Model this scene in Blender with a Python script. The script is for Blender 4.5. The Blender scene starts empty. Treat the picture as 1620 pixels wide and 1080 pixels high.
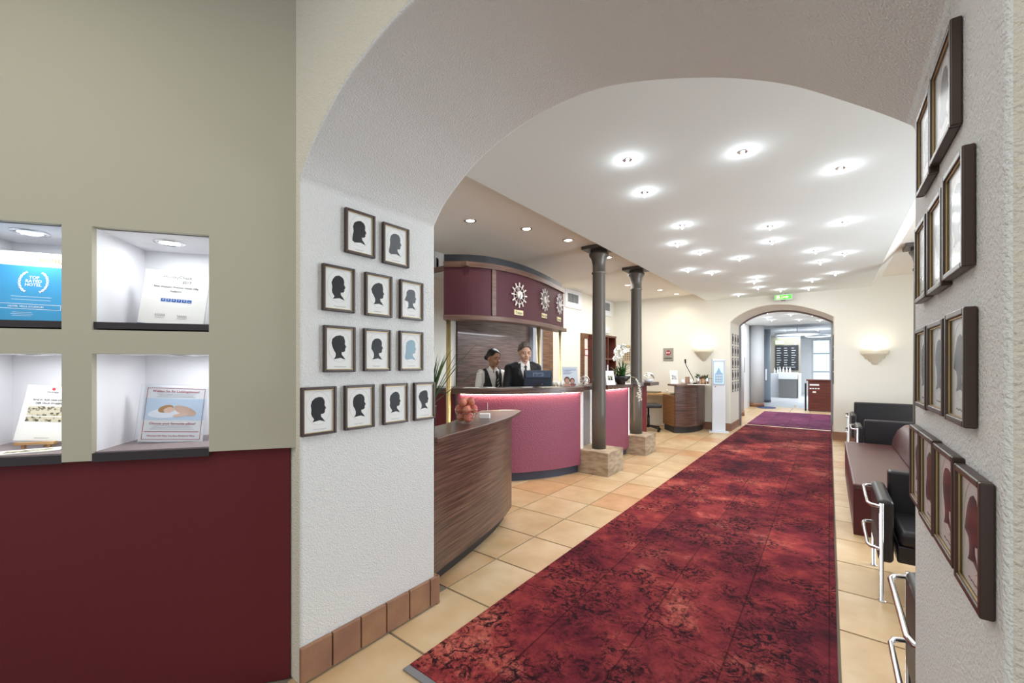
import bpy, bmesh, math, random
from mathutils import Vector, Matrix
random.seed(7)
S = bpy.context.scene
C = S.collection
PI = math.pi

# ------------------------------------------------------------------ camera, world, light, exposure
F = 657.0; CAMZ = 1.5; TH = math.atan(502/657); V0 = 577.0
cd = bpy.data.cameras.new('camera'); cam = bpy.data.objects.new('camera', cd); C.objects.link(cam)
cam.location = (0, 0, CAMZ); cam.rotation_euler = (PI/2, 0, TH)
cd.sensor_fit = 'HORIZONTAL'; cd.sensor_width = 36; cd.lens = 36*F/1620; cd.shift_y = (V0-540)/1620; cd.clip_start = 0.05
S.camera = cam
w = bpy.data.worlds.new('daylight'); S.world = w; w.use_nodes = True
w.node_tree.nodes['Background'].inputs[0].default_value = (0.86, 0.93, 1.0, 1)
w.node_tree.nodes['Background'].inputs[1].default_value = .8
S.view_settings.view_transform = 'Standard'; S.view_settings.look = 'None'
S.view_settings.exposure = 0.06; S.view_settings.gamma = 1.0; S.view_settings.use_curve_mapping = False

def area(name, loc, size, sizey, power, col, rot=(0, 0, 0)):
    l = bpy.data.lights.new(name, 'AREA'); l.shape = 'RECTANGLE'; l.size = size; l.size_y = sizey
    l.energy = power; l.color = col
    o = bpy.data.objects.new(name, l); C.objects.link(o); o.location = loc; o.rotation_euler = rot
    return o
area('foyer_ceiling_lamp', (-1.0, -0.9, 3.3), 2.5, 1.6, 38, (1, .95, .86))  # unseen area light added to brighten the foyer
area('right_window_daylight', (3.1, 5.6, 1.7), 6.5, 1.9, 400, (.80, .90, 1.0), (0, PI/2, 0))
area('inner_hall_lamp', (-0.8, 14.5, 2.9), 2.5, 4.0, 130, (.93, .96, 1.0))  # broad area fill below the ceiling, without a fixture of its own
area('bistro_daylight', (-0.5, 22.5, 2.9), 3.0, 4.5, 230, (.97, .98, 1.0))  # downward area fill under the ceiling, stands in for daylight
area('reception_back_lamp', (-4.0, 5.6, 2.06), 0.25, 1.6, 16, (.9, .94, 1.0))  # area fill behind the canopy, no fixture modelled
area('hall_ceiling_wash', (-1.0, 6.0, 2.94), 2.6, 7.5, 112, (.95, .98, 1))  # broad fill over the hall, added to the light of its star lamps
area('left_ceiling_wash', (-3.5, 8.2, 3.12), 1.2, 3.2, 50, (1, .97, .92))  # broad fill for the left side, added to its downlights

# ------------------------------------------------------------------ helpers
def lin(h):
    h = h.lstrip('#'); r = []
    for i in (0, 2, 4):
        c = int(h[i:i+2], 16)/255; r.append(c/12.92 if c <= .04045 else ((c+.055)/1.055)**2.4)
    return (*r, 1)
def ray(u, v):
    a = (u-810)/F; s, c = math.sin(TH), math.cos(TH)
    return Vector((-s+a*c, c+a*s, (V0-v)/F))
def atz(u, v, z):
    d = ray(u, v); return Vector((0, 0, CAMZ))+d*((z-CAMZ)/d.z)
def atx(u, v, x):
    d = ray(u, v); return Vector((0, 0, CAMZ))+d*(x/d.x)
def aty(u, v, y):
    d = ray(u, v); return Vector((0, 0, CAMZ))+d*(y/d.y)
def att(u, v, t): return Vector((0, 0, CAMZ))+ray(u, v)*t
def atplane(u, v, p, n):
    d = ray(u, v); o = Vector((0, 0, CAMZ)); return o+d*((Vector(p)-o).dot(n)/d.dot(n))

MATS = {}
def mat(name, col, rough=.6, metal=0, bump=None, var=None, spec=.5, emit=None, coat=0, alpha=None):
    if name in MATS: return MATS[name]
    m = bpy.data.materials.new(name); m.use_nodes = True; nt = m.node_tree; N = nt.nodes; L = nt.links
    b = N['Principled BSDF']; c = lin(col) if isinstance(col, str) else col
    b.inputs['Base Color'].default_value = c; b.inputs['Roughness'].default_value = rough
    b.inputs['Metallic'].default_value = metal; b.inputs['Specular IOR Level'].default_value = spec
    b.inputs['Coat Weight'].default_value = coat
    if emit: b.inputs['Emission Color'].default_value = lin(emit[0]); b.inputs['Emission Strength'].default_value = emit[1]
    tc = N.new('ShaderNodeTexCoord')
    if bump:
        n = N.new('ShaderNodeTexNoise'); n.inputs['Scale'].default_value = bump[0]; n.inputs['Detail'].default_value = bump[2] if len(bump) > 2 else 3
        L.new(tc.outputs['Object'], n.inputs['Vector'])
        bp = N.new('ShaderNodeBump'); bp.inputs['Strength'].default_value = bump[1]; bp.inputs['Distance'].default_value = .01
        L.new(n.outputs['Fac'], bp.inputs['Height']); L.new(bp.outputs['Normal'], b.inputs['Normal'])
    if var:   # (scale vector, second colour, lo, hi)
        mp = N.new('ShaderNodeMapping'); mp.inputs['Scale'].default_value = var[0]; L.new(tc.outputs['Object'], mp.inputs['Vector'])
        n = N.new('ShaderNodeTexNoise'); n.inputs['Scale'].default_value = 1; n.inputs['Detail'].default_value = 5; L.new(mp.outputs[0], n.inputs['Vector'])
        r = N.new('ShaderNodeValToRGB'); r.color_ramp.elements[0].position = var[2]; r.color_ramp.elements[1].position = var[3]
        r.color_ramp.elements[0].color = c; r.color_ramp.elements[1].color = lin(var[1])
        L.new(n.outputs['Fac'], r.inputs[0]); L.new(r.outputs[0], b.inputs['Base Color'])
    MATS[name] = m; return m

plaster = mat('white_plaster', '#e6e6e4', .9, bump=(150, .7, 3))
plaster_fine = mat('cream_wall_paint', '#eeebdf', .85, bump=(60, .08))
ceil_m = mat('ceiling_paint', '#e8efee', .85)
ceil_l = mat('warm_ceiling_paint', '#ece8e0', .85)
taupe = mat('taupe_paint', '#b2ad9a', .7)
redwall = mat('burgundy_wall_paint', '#5e0f18', .75, bump=(150, .05))
niche_w = mat('niche_white', '#eeeef0', .7)
wood = mat('dark_zebra_wood', '#38241f', .32, var=((2.6, 2.6, 105), '#735447', .36, .68), coat=.15)
wood_side = mat('walnut_strip_wood', '#5a3c2c', .4, var=((3, 3, 60), '#8f6a4e', .35, .7))
wood_lt = mat('desk_light_wood', '#b98d5c', .45, var=((4, 4, 50), '#d3aa78', .35, .7))
wood_trim = mat('brown_trim_wood', '#5d4237', .4, var=((3, 3, 60), '#7d6053', .35, .7))
wood_red = mat('reddish_brown_wood', '#4b2019', .4, var=((3, 3, 40), '#6b3224', .35, .7))
kick = mat('dark_plinth', '#3a3f50', .4)
kick_w = mat('counter_plinth', '#2a2628', .5)
burg = mat('burgundy_panel', '#4c1626', .6, bump=(200, .05))
burg2 = mat('burgundy_side_panel', '#6c0f1a', .55)
pink = mat('pink_textured_panel', '#8e4a60', .42, bump=(75, .8, 2))
steel = mat('column_steel', '#6a6660', .38, .35)
dark_steel = mat('capital_iron', '#55524d', .45, .3)
chrome = mat('chrome', '#e6e6e8', .12, 1)
alu = mat('aluminium', '#a3a4a8', .35, 1)
brass = mat('brass', '#e0cb92', .3, .75)
leather = mat('black_leather', '#1f1c1f', .38, bump=(160, .08))
leather_r = mat('maroon_leather', '#4e1119', .4, bump=(160, .06))
leather_rt = mat('maroon_leather_pad', '#573635', .35, bump=(160, .06))  # taupe reflection on the maroon leather is put into this colour
stone = mat('travertine', '#b5a38a', .8, bump=(40, .3), var=((7, 7, 22), '#93806a', .4, .65))
grout = mat('grout', '#7f7566', .9)
frame_m = mat('dark_frame_wood', '#3c2a22', .35)
frame_d = mat('black_frame_side', '#1c1514', .45)
gold = mat('gold_lip', '#b79c6a', .35, .7)
paper = mat('white_paper', '#f1f1ee', .8)
ink = mat('black_ink', '#101114', .6)
ink2 = mat('grey_ink', '#6d6f74', .8)
inkred = mat('red_ink', '#a5202a', .7)
pinkpaper = mat('pink_paper', '#d9a9a6', .8)
inkmar = mat('maroon_ink', '#6b1c22', .7)
black_pl = mat('black_plastic', '#141518', .4)
navy_pl = mat('monitor_plastic', '#1c2434', .35)
white_pl = mat('white_plastic', '#eef0f4', .35)
green = mat('leaf_green', '#3f6a2c', .5, var=((30, 30, 30), '#254a1c', .35, .65))
green_d = mat('dark_leaf_green', '#2c4a24', .45, var=((20, 20, 20), '#5a7a3c', .45, .75))
petal = mat('white_petal', '#f6f3ea', .6)
bluep = mat('poster_blue', '#3f9fd0', .5)
blued = mat('badge_blue', '#2b62b0', .5)
silver = mat('grey_sign', '#a8a49a', .4, .4)
def glassmat(name, tint, refl=.10, rough=.02, cap=.55):
    m = bpy.data.materials.new(name); m.use_nodes = True; nt = m.node_tree; nt.nodes.clear()
    o = nt.nodes.new('ShaderNodeOutputMaterial'); mx = nt.nodes.new('ShaderNodeMixShader')
    t = nt.nodes.new('ShaderNodeBsdfTransparent'); g = nt.nodes.new('ShaderNodeBsdfGlossy'); f = nt.nodes.new('ShaderNodeLayerWeight')
    t.inputs[0].default_value = tint; g.inputs['Roughness'].default_value = rough; f.inputs['Blend'].default_value = refl
    mm = nt.nodes.new('ShaderNodeMath'); mm.operation = 'MULTIPLY'; mm.inputs[1].default_value = cap; nt.links.new(f.outputs['Fresnel'], mm.inputs[0]); nt.links.new(mm.outputs[0], mx.inputs[0]); nt.links.new(t.outputs[0], mx.inputs[1]); nt.links.new(g.outputs[0], mx.inputs[2])
    nt.links.new(mx.outputs[0], o.inputs[0]); return m
glass = glassmat('picture_glass', (1, 1, 1, 1), .10, rough=.13, cap=.4)
pane_m = glassmat('door_glass', (.95, .97, .98, 1), .2)
def emat(name, col, st):
    return mat(name, col, emit=(col, st))
lamp_w = emat('lamp_cool', '#e8f3ff', 30)
lamp_n = emat('niche_lamp', '#f4f8ff', 18)
lamp_d = emat('downlight_glow', '#fff3d8', 7)
led = emat('led_strip', '#ffe0c4', 32)
led2 = emat('led_tube', '#ffeccf', 4.5)

# tile material: each object its own tone
def tilemat():
    m = bpy.data.materials.new('floor_tile'); m.use_nodes = True; nt = m.node_tree; N = nt.nodes; L = nt.links
    b = N['Principled BSDF']; b.inputs['Roughness'].default_value = .3
    oi = N.new('ShaderNodeObjectInfo'); tc = N.new('ShaderNodeTexCoord')
    n = N.new('ShaderNodeTexNoise'); n.noise_dimensions = '4D'; n.inputs['Scale'].default_value = 3.2; n.inputs['Detail'].default_value = 5
    mu = N.new('ShaderNodeMath'); mu.operation = 'MULTIPLY'; mu.inputs[1].default_value = 37
    L.new(oi.outputs['Random'], mu.inputs[0]); L.new(mu.outputs[0], n.inputs['W']); L.new(tc.outputs['Object'], n.inputs['Vector'])
    r = N.new('ShaderNodeValToRGB'); e = r.color_ramp.elements; e[0].position = .3; e[1].position = .72
    e[0].color = lin('#c2a580'); e[1].color = lin('#dfcbae'); x = e.new(.5); x.color = lin('#d2b894')
    r2 = N.new('ShaderNodeValToRGB'); e = r2.color_ramp.elements; e[0].color = lin('#f6eee0'); e[1].color = lin('#ecc8ac'); e[0].position = .75; e[1].position = 1
    L.new(oi.outputs['Random'], r2.inputs[0])
    mx = N.new('ShaderNodeMix'); mx.data_type = 'RGBA'; mx.blend_type = 'MULTIPLY'; mx.inputs[0].default_value = .85
    L.new(n.outputs['Fac'], r.inputs[0]); L.new(r.outputs[0], mx.inputs[6]); L.new(r2.outputs[0], mx.inputs[7]); L.new(mx.outputs[2], b.inputs['Base Color'])
    n2 = N.new('ShaderNodeTexNoise'); n2.inputs['Scale'].default_value = 14; L.new(tc.outputs['Object'], n2.inputs['Vector'])
    mr = N.new('ShaderNodeMapRange'); mr.inputs[3].default_value = .2; mr.inputs[4].default_value = .5; L.new(n2.outputs['Fac'], mr.inputs[0]); L.new(mr.outputs[0], b.inputs['Roughness'])
    bp = N.new('ShaderNodeBump'); bp.inputs['Strength'].default_value = .12; bp.inputs['Distance'].default_value = .01; L.new(n2.outputs['Fac'], bp.inputs['Height']); L.new(bp.outputs[0], b.inputs['Normal'])
    return m
tile_m = tilemat()
skirt_m = mat('skirting_tile', '#a0785a', .5, bump=(25, .2), var=((6, 6, 6), '#8a6250', .35, .65))

def rugmat(name, dark, deep, mid, mid2, hi, dens):
    m = bpy.data.materials.new(name); m.use_nodes = True; nt = m.node_tree; N = nt.nodes; L = nt.links
    b = N['Principled BSDF']; b.inputs['Roughness'].default_value = .95; b.inputs['Specular IOR Level'].default_value = .15
    b.inputs['Sheen Weight'].default_value = .0
    tc = N.new('ShaderNodeTexCoord')
    def noise(s, d=4, dist=0.0, rough=.5):
        n = N.new('ShaderNodeTexNoise'); n.inputs['Scale'].default_value = s; n.inputs['Detail'].default_value = d
        n.inputs['Distortion'].default_value = dist; n.inputs['Roughness'].default_value = rough
        L.new(tc.outputs['Object'], n.inputs['Vector']); return n.outputs['Fac']
    def math_(op, a, c=None, v=None):
        q = N.new('ShaderNodeMath'); q.operation = op
        L.new(a, q.inputs[0])
        if c is not None: L.new(c, q.inputs[1])
        if v is not None: q.inputs[1].default_value = v
        return q.outputs[0]
    def ramp(f, p0, p1, c0=(0, 0, 0, 1), c1=(1, 1, 1, 1)):
        r = N.new('ShaderNodeValToRGB'); r.color_ramp.elements[0].position = p0; r.color_ramp.elements[1].position = p1
        r.color_ramp.elements[0].color = c0; r.color_ramp.elements[1].color = c1; L.new(f, r.inputs[0]); return r.outputs[0]
    def mix(f, a, c):
        q = N.new('ShaderNodeMix'); q.data_type = 'RGBA'; L.new(f, q.inputs[0])
        for s_, i in ((a, 6), (c, 7)):
            if isinstance(s_, tuple): q.inputs[i].default_value = s_
            else: L.new(s_, q.inputs[i])
        return q.outputs[2]
    r0 = N.new('ShaderNodeValToRGB'); e = r0.color_ramp.elements; e[0].position = .36; e[0].color = lin(deep); e[1].position = .64; e[1].color = lin(hi)
    for p_, c_ in ((.45, mid), (.54, mid2)): q = e.new(p_); q.color = lin(c_)
    big = math_('ADD', math_('MULTIPLY', noise(1.0, 3, .3, .6), v=.62), math_('MULTIPLY', noise(6, 8, .3, .75), v=.38))
    L.new(big, r0.inputs[0]); base = r0.outputs[0]
    # floral tracery: contour lines of a twisted noise and ring motifs, worn away by a coarse mask
    v1 = N.new('ShaderNodeTexVoronoi'); v1.inputs['Scale'].default_value = 6.5; L.new(tc.outputs['Object'], v1.inputs['Vector'])
    rings = math_('ABSOLUTE', math_('SUBTRACT', math_('FRACT', math_('MULTIPLY', math_('ADD', v1.outputs['Distance'], math_('MULTIPLY', noise(16, 3), v=.55)), v=4.2)), v=.5))
    ringm = ramp(rings, .12, .26, (1, 1, 1, 1), (0, 0, 0, 1))
    fl = math_('ABSOLUTE', math_('SUBTRACT', noise(15, 5, 1.6, .62), v=.5))
    flm = ramp(fl, .012, .055, (1, 1, 1, 1), (0, 0, 0, 1))
    wear = ramp(noise(2.6, 7, .2, .7), .42, .54)
    wear2 = ramp(noise(22, 3, 0, .7), .34, .52)
    f = math_('MULTIPLY', math_('MULTIPLY', math_('MAXIMUM', ringm, flm), wear), wear2)
    f = math_('MULTIPLY', f, v=dens)
    col = mix(f, base, lin(dark))
    # patchwork seams
    br = N.new('ShaderNodeTexBrick'); br.inputs['Scale'].default_value = 1; br.inputs['Brick Width'].default_value = 1.35; br.inputs['Row Height'].default_value = .42; br.inputs['Mortar Smooth'].default_value = .6
    br.inputs['Mortar Size'].default_value = .006; br.inputs['Color1'].default_value = (.74, .70, .80, 1); br.inputs['Color2'].default_value = (1.22, 1.14, 1.08, 1); br.inputs['Mortar'].default_value = (.35, .3, .3, 1)
    mp = N.new('ShaderNodeMapping'); mp.inputs['Rotation'].default_value = (0, 0, PI/2); mp.inputs['Location'].default_value = (.3, .02, 0); L.new(tc.outputs['Object'], mp.inputs[0]); L.new(mp.outputs[0], br.inputs['Vector'])
    mm = N.new('ShaderNodeMix'); mm.data_type = 'RGBA'; mm.blend_type = 'MULTIPLY'; mm.inputs[0].default_value = .8
    L.new(col, mm.inputs[6]); L.new(br.outputs['Color'], mm.inputs[7]); 
    fine = ramp(noise(260, 2), .3, .7, (.8, .8, .8, 1), (1.1, 1.1, 1.1, 1))
    m3 = N.new('ShaderNodeMix'); m3.data_type = 'RGBA'; m3.blend_type = 'MULTIPLY'; m3.inputs[0].default_value = 1
    L.new(mm.outputs[2], m3.inputs[6]); L.new(fine, m3.inputs[7]); L.new(m3.outputs[2], b.inputs['Base Color'])
    bp = N.new('ShaderNodeBump'); bp.inputs['Strength'].default_value = .3; bp.inputs['Distance'].default_value = .004; L.new(noise(300, 2), bp.inputs['Height']); L.new(bp.outputs[0], b.inputs['Normal'])
    return m
rug_red = rugmat('vintage_red_rug', '#200e16', '#38141f', '#66202b', '#8e3838', '#c47060', .97)
rug_pur = rugmat('purple_rug', '#3c1c30', '#4c2440', '#683452', '#78405e', '#8c5874', .4)

class MB:
    def __init__(s): s.bm = bmesh.new()
    def _t(s, vs, M):
        if M is not None: bmesh.ops.transform(s.bm, matrix=M, verts=vs)
        return s
    def box(s, x0, y0, z0, x1, y1, z1, M=None):
        v = [s.bm.verts.new(p) for p in ((x0, y0, z0), (x1, y0, z0), (x1, y1, z0), (x0, y1, z0), (x0, y0, z1), (x1, y0, z1), (x1, y1, z1), (x0, y1, z1))]
        for f in ((0, 3, 2, 1), (4, 5, 6, 7), (0, 1, 5, 4), (1, 2, 6, 5), (2, 3, 7, 6), (3, 0, 4, 7)): s.bm.faces.new([v[i] for i in f])
        return s._t(v, M)
    def poly(s, pts):
        s.bm.faces.new([s.bm.verts.new(p) for p in pts]); return s
    def prism(s, poly, z0, z1, M=None):
        a = [s.bm.verts.new((x, y, z0)) for x, y in poly]; b = [s.bm.verts.new((x, y, z1)) for x, y in poly]; n = len(poly)
        s.bm.faces.new(a[::-1]); s.bm.faces.new(b)
        for i in range(n): s.bm.faces.new((a[i], a[(i+1) % n], b[(i+1) % n], b[i]))
        return s._t(a+b, M)
    def lathe(s, prof, c=(0, 0, 0), n=24, M=None):
        rings = []
        for r, z in prof:
            rings.append([s.bm.verts.new((c[0]+r*math.cos(2*PI*i/n), c[1]+r*math.sin(2*PI*i/n), c[2]+z)) for i in range(n)])
        for a, b in zip(rings, rings[1:]):
            for i in range(n): s.bm.faces.new((a[i], a[(i+1) % n], b[(i+1) % n], b[i]))
        s.bm.faces.new(rings[0][::-1]); s.bm.faces.new(rings[-1])
        return s._t([v for r in rings for v in r], M)
    def tube(s, pts, r, n=8, rs=None):
        pts = [Vector(p) for p in pts]; rings = []; prev = None
        for i, p in enumerate(pts):
            d = (pts[min(i+1, len(pts)-1)]-pts[max(i-1, 0)]).normalized()
            if prev is None: up = Vector((0, 0, 1)) if abs(d.z) < .9 else Vector((1, 0, 0)); x = d.cross(up).normalized()
            else: x = (prev-d*prev.dot(d)).normalized()
            y = d.cross(x); prev = x; rr = rs[i] if rs else r
            rings.append([s.bm.verts.new(p+x*rr*math.cos(2*PI*k/n)+y*rr*math.sin(2*PI*k/n)) for k in range(n)])
        for a, b in zip(rings, rings[1:]):
            for i in range(n): s.bm.faces.new((a[i], a[(i+1) % n], b[(i+1) % n], b[i]))
        s.bm.faces.new(rings[0][::-1]); s.bm.faces.new(rings[-1]); return s
    def ball(s, c, r, seg=16, M=None):
        if not isinstance(r, (tuple, list)): r = (r, r, r)
        g = bmesh.ops.create_uvsphere(s.bm, u_segments=seg, v_segments=max(6, seg*2//3), radius=1)
        X = Matrix.Translation(c) @ (M or Matrix()) @ Matrix.Diagonal((*r, 1)); bmesh.ops.transform(s.bm, matrix=X, verts=g['verts']); return s
    def loft(s, rings, n=24):   # (z, rx, ry, cx, cy)
        R = [[s.bm.verts.new((cx+rx*math.cos(2*PI*i/n), cy+ry*math.sin(2*PI*i/n), z)) for i in range(n)] for z, rx, ry, cx, cy in rings]
        for a, b in zip(R, R[1:]):
            for i in range(n): s.bm.faces.new((a[i], a[(i+1) % n], b[(i+1) % n], b[i]))
        s.bm.faces.new(R[0][::-1]); s.bm.faces.new(R[-1]); return s
    def out(s, name, m, parent=None, smooth=False, bevel=0, seg=2, world=False, label=None, loc=None):
        if world and parent is not None: bmesh.ops.transform(s.bm, matrix=PM[parent.name].inverted(), verts=s.bm.verts)
        bmesh.ops.recalc_face_normals(s.bm, faces=s.bm.faces)
        me = bpy.data.meshes.new(name); s.bm.to_mesh(me); s.bm.free(); me.materials.append(m)
        if smooth: me.shade_smooth()
        o = bpy.data.objects.new(name, me); C.objects.link(o)
        if parent is not None: o.parent = parent; PM[o.name] = PM[parent.name]
        else: PM[o.name] = Matrix()
        if loc is not None: o.location = loc
        if bevel:
            b = o.modifiers.new('bevel', 'BEVEL'); b.width = bevel; b.segments = seg; b.limit_method = 'ANGLE'; b.angle_limit = .6
            me.shade_smooth(); b.harden_normals = True
        if label: o['label'] = label
        return o
PM = {}
def tag(o, label, cat, group=None, kind=None):
    if label: o['label'] = label
    if cat: o['category'] = cat
    if group: o['group'] = group
    if kind: o['kind'] = kind
    return o
def thing(name, label, cat, loc, rotz=0, group=None):
    o = bpy.data.objects.new(name, None); C.objects.link(o); o.location = loc; o.rotation_euler = (0, 0, rotz); o.empty_display_size = .1
    PM[o.name] = Matrix.Translation(loc) @ Matrix.Rotation(rotz, 4, 'Z')
    return tag(o, label, cat, group)
def struct(o): o['kind'] = 'structure'; return o
def dup(o, parent=None, loc=None, rotz=None, label=None):
    c = o.copy(); C.objects.link(c)
    if parent is not None: c.parent = parent
    if loc is not None: c.location = loc
    if rotz is not None: c.rotation_euler = (0, 0, rotz)
    if label: c['label'] = label
    for ch in o.children: dup(ch, c)
    return c
def text(s, size, m, parent, M, name='lettering', depth=.0004, align='CENTER', bold=0):
    cu = bpy.data.curves.new('t', 'FONT'); cu.body = s; cu.size = size; cu.extrude = depth; cu.align_x = align; cu.align_y = 'CENTER'; cu.resolution_u = 2; cu.offset = bold
    t = bpy.data.objects.new('t', cu); C.objects.link(t); dg = bpy.context.evaluated_depsgraph_get()
    me = bpy.data.meshes.new_from_object(t.evaluated_get(dg)); bpy.data.objects.remove(t); bpy.data.curves.remove(cu)
    me.transform(PM[parent.name].inverted() @ M); me.materials.clear(); me.materials.append(m); me.name = name
    o = bpy.data.objects.new(name, me); C.objects.link(o); o.parent = parent; PM[o.name] = PM[parent.name]; return o
def facing(p, n, up=(0, 0, 1)):     # matrix: local x right, y up, z towards the viewer (n)
    z = Vector(n).normalized(); u = Vector(up); x = u.cross(z).normalized(); y = z.cross(x)
    return Matrix(((x.x, y.x, z.x, p[0]), (x.y, y.y, z.y, p[1]), (x.z, y.z, z.z, p[2]), (0, 0, 0, 1)))
def catmull(P, n=8):
    P = [Vector(p) for p in P]; Q = [2*P[0]-P[1]]+P+[2*P[-1]-P[-2]]; out = []
    for i in range(1, len(Q)-2):
        for k in range(n):
            t = k/n; a, b, c, d = Q[i-1], Q[i], Q[i+1], Q[i+2]
            out.append(.5*((2*b)+(c-a)*t+(2*a-5*b+4*c-d)*t*t+(3*b-a-3*c+d)*t**3))
    out.append(P[-1]); return out
def offset2(pts, d):   # offsets an open 2D path to its left by d
    o = []
    for i, p in enumerate(pts):
        t = (Vector(pts[min(i+1, len(pts)-1)])-Vector(pts[max(i-1, 0)])); t = Vector((t.x, t.y)).normalized()
        o.append(Vector((p[0]-t.y*d, p[1]+t.x*d)))
    return o
def xy(L): return [(p[0], p[1]) for p in L]

# ================================================================== STRUCTURE
# ---- floor
XW0, XW1 = -4.6, 3.2
YA0, YA1 = .944, 1.78         # arch wall
YF = 10.5; YF1 = 11.7         # far wall, front and back
fl = struct(MB().box(-5.2, -2.4, -.1, 3.6, 28, -.006).out('floor', grout))
P_ = .5225; X0, Y0 = -2.05, 2.48
tm = None; cnt = 0; far_tiles = MB()
for iy in range(-7, 30):
    for ix in range(-6, 11):
        x0 = X0+ix*P_; y0 = Y0+iy*P_; x1 = x0+P_; y1 = y0+P_
        if x0 < -4.7 or x0 > 2.2: continue
        if x0 > -1.6 and x1 < .0 and y0 > 1.3 and y1 < 11.8: continue
        if y0 < 1.0 and (x0 < -2.2 or x1 > .9 or y0 < .3): continue
        if y0 < 1.5 and (x1 < -1.97 or x0 > .25): continue
        if x0 < -4.0 and y0 < 6.5: continue
        if x0 < -3.3 and y0 < 3.6: continue
        if y0 > YF and (x1 < -2.4 or x0 > 1.0): continue
        if cnt >= 296 or y0 > 11.6:
            g = .006
            far_tiles.box(x0+g, y0+g, -.012, x1-g, y1-g, -.0005); continue
        if tm is None:
            b = MB(); g = .006; h = P_-g; b.box(g, g, -.012, h, h, 0)
            o = b.out('tile', tile_m, fl, loc=(x0, y0, 0), bevel=.003, seg=1); tm = o
        else:
            o = tm.copy(); C.objects.link(o); o.location = (x0, y0, 0)
        cnt += 1
ft = far_tiles.out('tile_field', tile_m, fl); ft['kind'] = 'stuff'

# ---- arch wall
XL, XR = -1.97, .21
arch = [(-1.97, 2.37), (-1.9, 2.46), (-1.79, 2.55), (-1.6, 2.665), (-1.4, 2.735), (-1.2, 2.775), (-1.01, 2.785), (-.85, 2.775), (-.69, 2.74), (-.48, 2.67), (-.29, 2.59), (-.11, 2.49), (.06, 2.36), (.15, 2.285), (.21, 2.23)]
arch = xy(catmull([Vector((a, b, 0)) for a, b in arch], 5))
def archwall(name, prof, xl, xr, x0, x1, ztop, y0, y1, m):
    b = MB(); bm = b.bm
    outline = [(x0, 0)]+[(xl, 0)]+prof+[(xr, 0), (x1, 0)]
    F_, B_ = [], []
    pts = [(xl, 0)]+prof+[(xr, 0)]
    def v(x, y, z): return bm.verts.new((x, y, z))
    inner_f = [v(x, y0, z) for x, z in pts]; inner_b = [v(x, y1, z) for x, z in pts]
    top_f = [v(min(max(x, x0), x1), y0, ztop) for x, z in pts]; top_b = [v(x, y1, ztop) for x, z in pts]
    n = len(pts)
    for i in range(n-1):
        bm.faces.new((inner_f[i], inner_f[i+1], inner_b[i+1], inner_b[i]))
        if 0 < i < n-2:
            bm.faces.new((top_f[i], top_f[i+1], inner_f[i+1], inner_f[i])); bm.faces.new((inner_b[i], inner_b[i+1], top_b[i+1], top_b[i]))
            bm.faces.new((top_f[i], top_b[i], top_b[i+1], top_f[i+1]))
    for (xa, i0, i1) in ((x0, 0, 1), (x1, n-1, n-2)):
        for inn, tp, y in ((inner_f, top_f, y0), (inner_b, top_b, y1)):
            bm.faces.new((v(xa, y, 0), inn[i0], inn[i1], tp[i1], v(xa, y, ztop)))
    bmesh.ops.remove_doubles(bm, verts=bm.verts, dist=1e-5)
    return b.out(name, m, bevel=.022, seg=3)
wf = struct(archwall('wall_front', arch, XL, XR, -5.2, 3.2, 3.5, YA0, YA1, plaster))
wf.data.materials.append(mat('cream_plaster', '#dad3c3', .9, bump=(120, .8, 3)))     # the foyer side is painted cream
for f_ in wf.data.polygons:
    if all(abs(wf.data.vertices[i_].co.y-YA0) < 1e-4 for i_ in f_.vertices): f_.material_index = 1
# second front face of the right pier stands a little deeper
# ---- skirting tiles of the left jamb
sk = thing('baseboard_left', None, None, (XL, YA0, 0)); struct(sk)
MB().box(XL-.002, YA0-.005, 0, XL+.012, YA1+.03, .012).out('grout_bed', grout, sk, world=True)
y = YA0-.01; hs = .175
while y < YA1+.01:
    y2 = min(y+.158, YA1+.022); MB().box(XL+.0, y+.004, .012, XL+.022, y2-.004, hs).out('tile', skirt_m, sk, bevel=.003, world=True); y = y2
for k in range(3):
    MB().box(XL-.16*k-.156, YA1, .0, XL-.16*k+.018, YA1+.024, hs).out('tile', skirt_m, sk, bevel=.003, world=True)
# ---- other walls
struct(MB().box(XW0-.15, YA1, 0, XW0, YF+.2, 3.5).out('wall_left', plaster_fine))
b = MB(); b.box(XW1, YA1, 0, XW1+.15, 2.2, 3.5); b.box(XW1, 9.0, 0, XW1+.15, YF+.2, 3.5); b.box(XW1, 2.2, 0, XW1+.15, 9.0, .7); b.box(XW1, 2.2, 2.7, XW1+.15, 9.0, 3.5)
struct(b.out('wall_right', plaster_fine))
wn = thing('window_1', None, None, (XW1+.05, 5.6, .7)); struct(wn)
b = MB()
for yy in (2.2, 4.4, 6.7, 8.94): b.box(XW1+.04, yy, .7, XW1+.1, yy+.06, 2.7)
b.box(XW1+.04, 2.2, .7, XW1+.1, 9, .76); b.box(XW1+.04, 2.2, 2.64, XW1+.1, 9, 2.7); b.out('window_frame', white_pl, wn, world=True)
MB().box(XW1+.065, 2.25, .75, XW1+.072, 8.95, 2.65).out('pane', pane_m, wn, world=True)
farc = [(-1.78, 2.47), (-1.68, 2.56), (-1.52, 2.66), (-1.3, 2.745), (-1.08, 2.785), (-.84, 2.785), (-.6, 2.75), (-.35, 2.67), (-.1, 2.56), (.07, 2.46)]
farc = xy(catmull([Vector((a, b, 0)) for a, b in farc], 4))
struct(archwall('wall_back', farc, -1.78, .07, XW0-.1, XW1+.1, 3.5, YF, YF1, plaster_fine))
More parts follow.
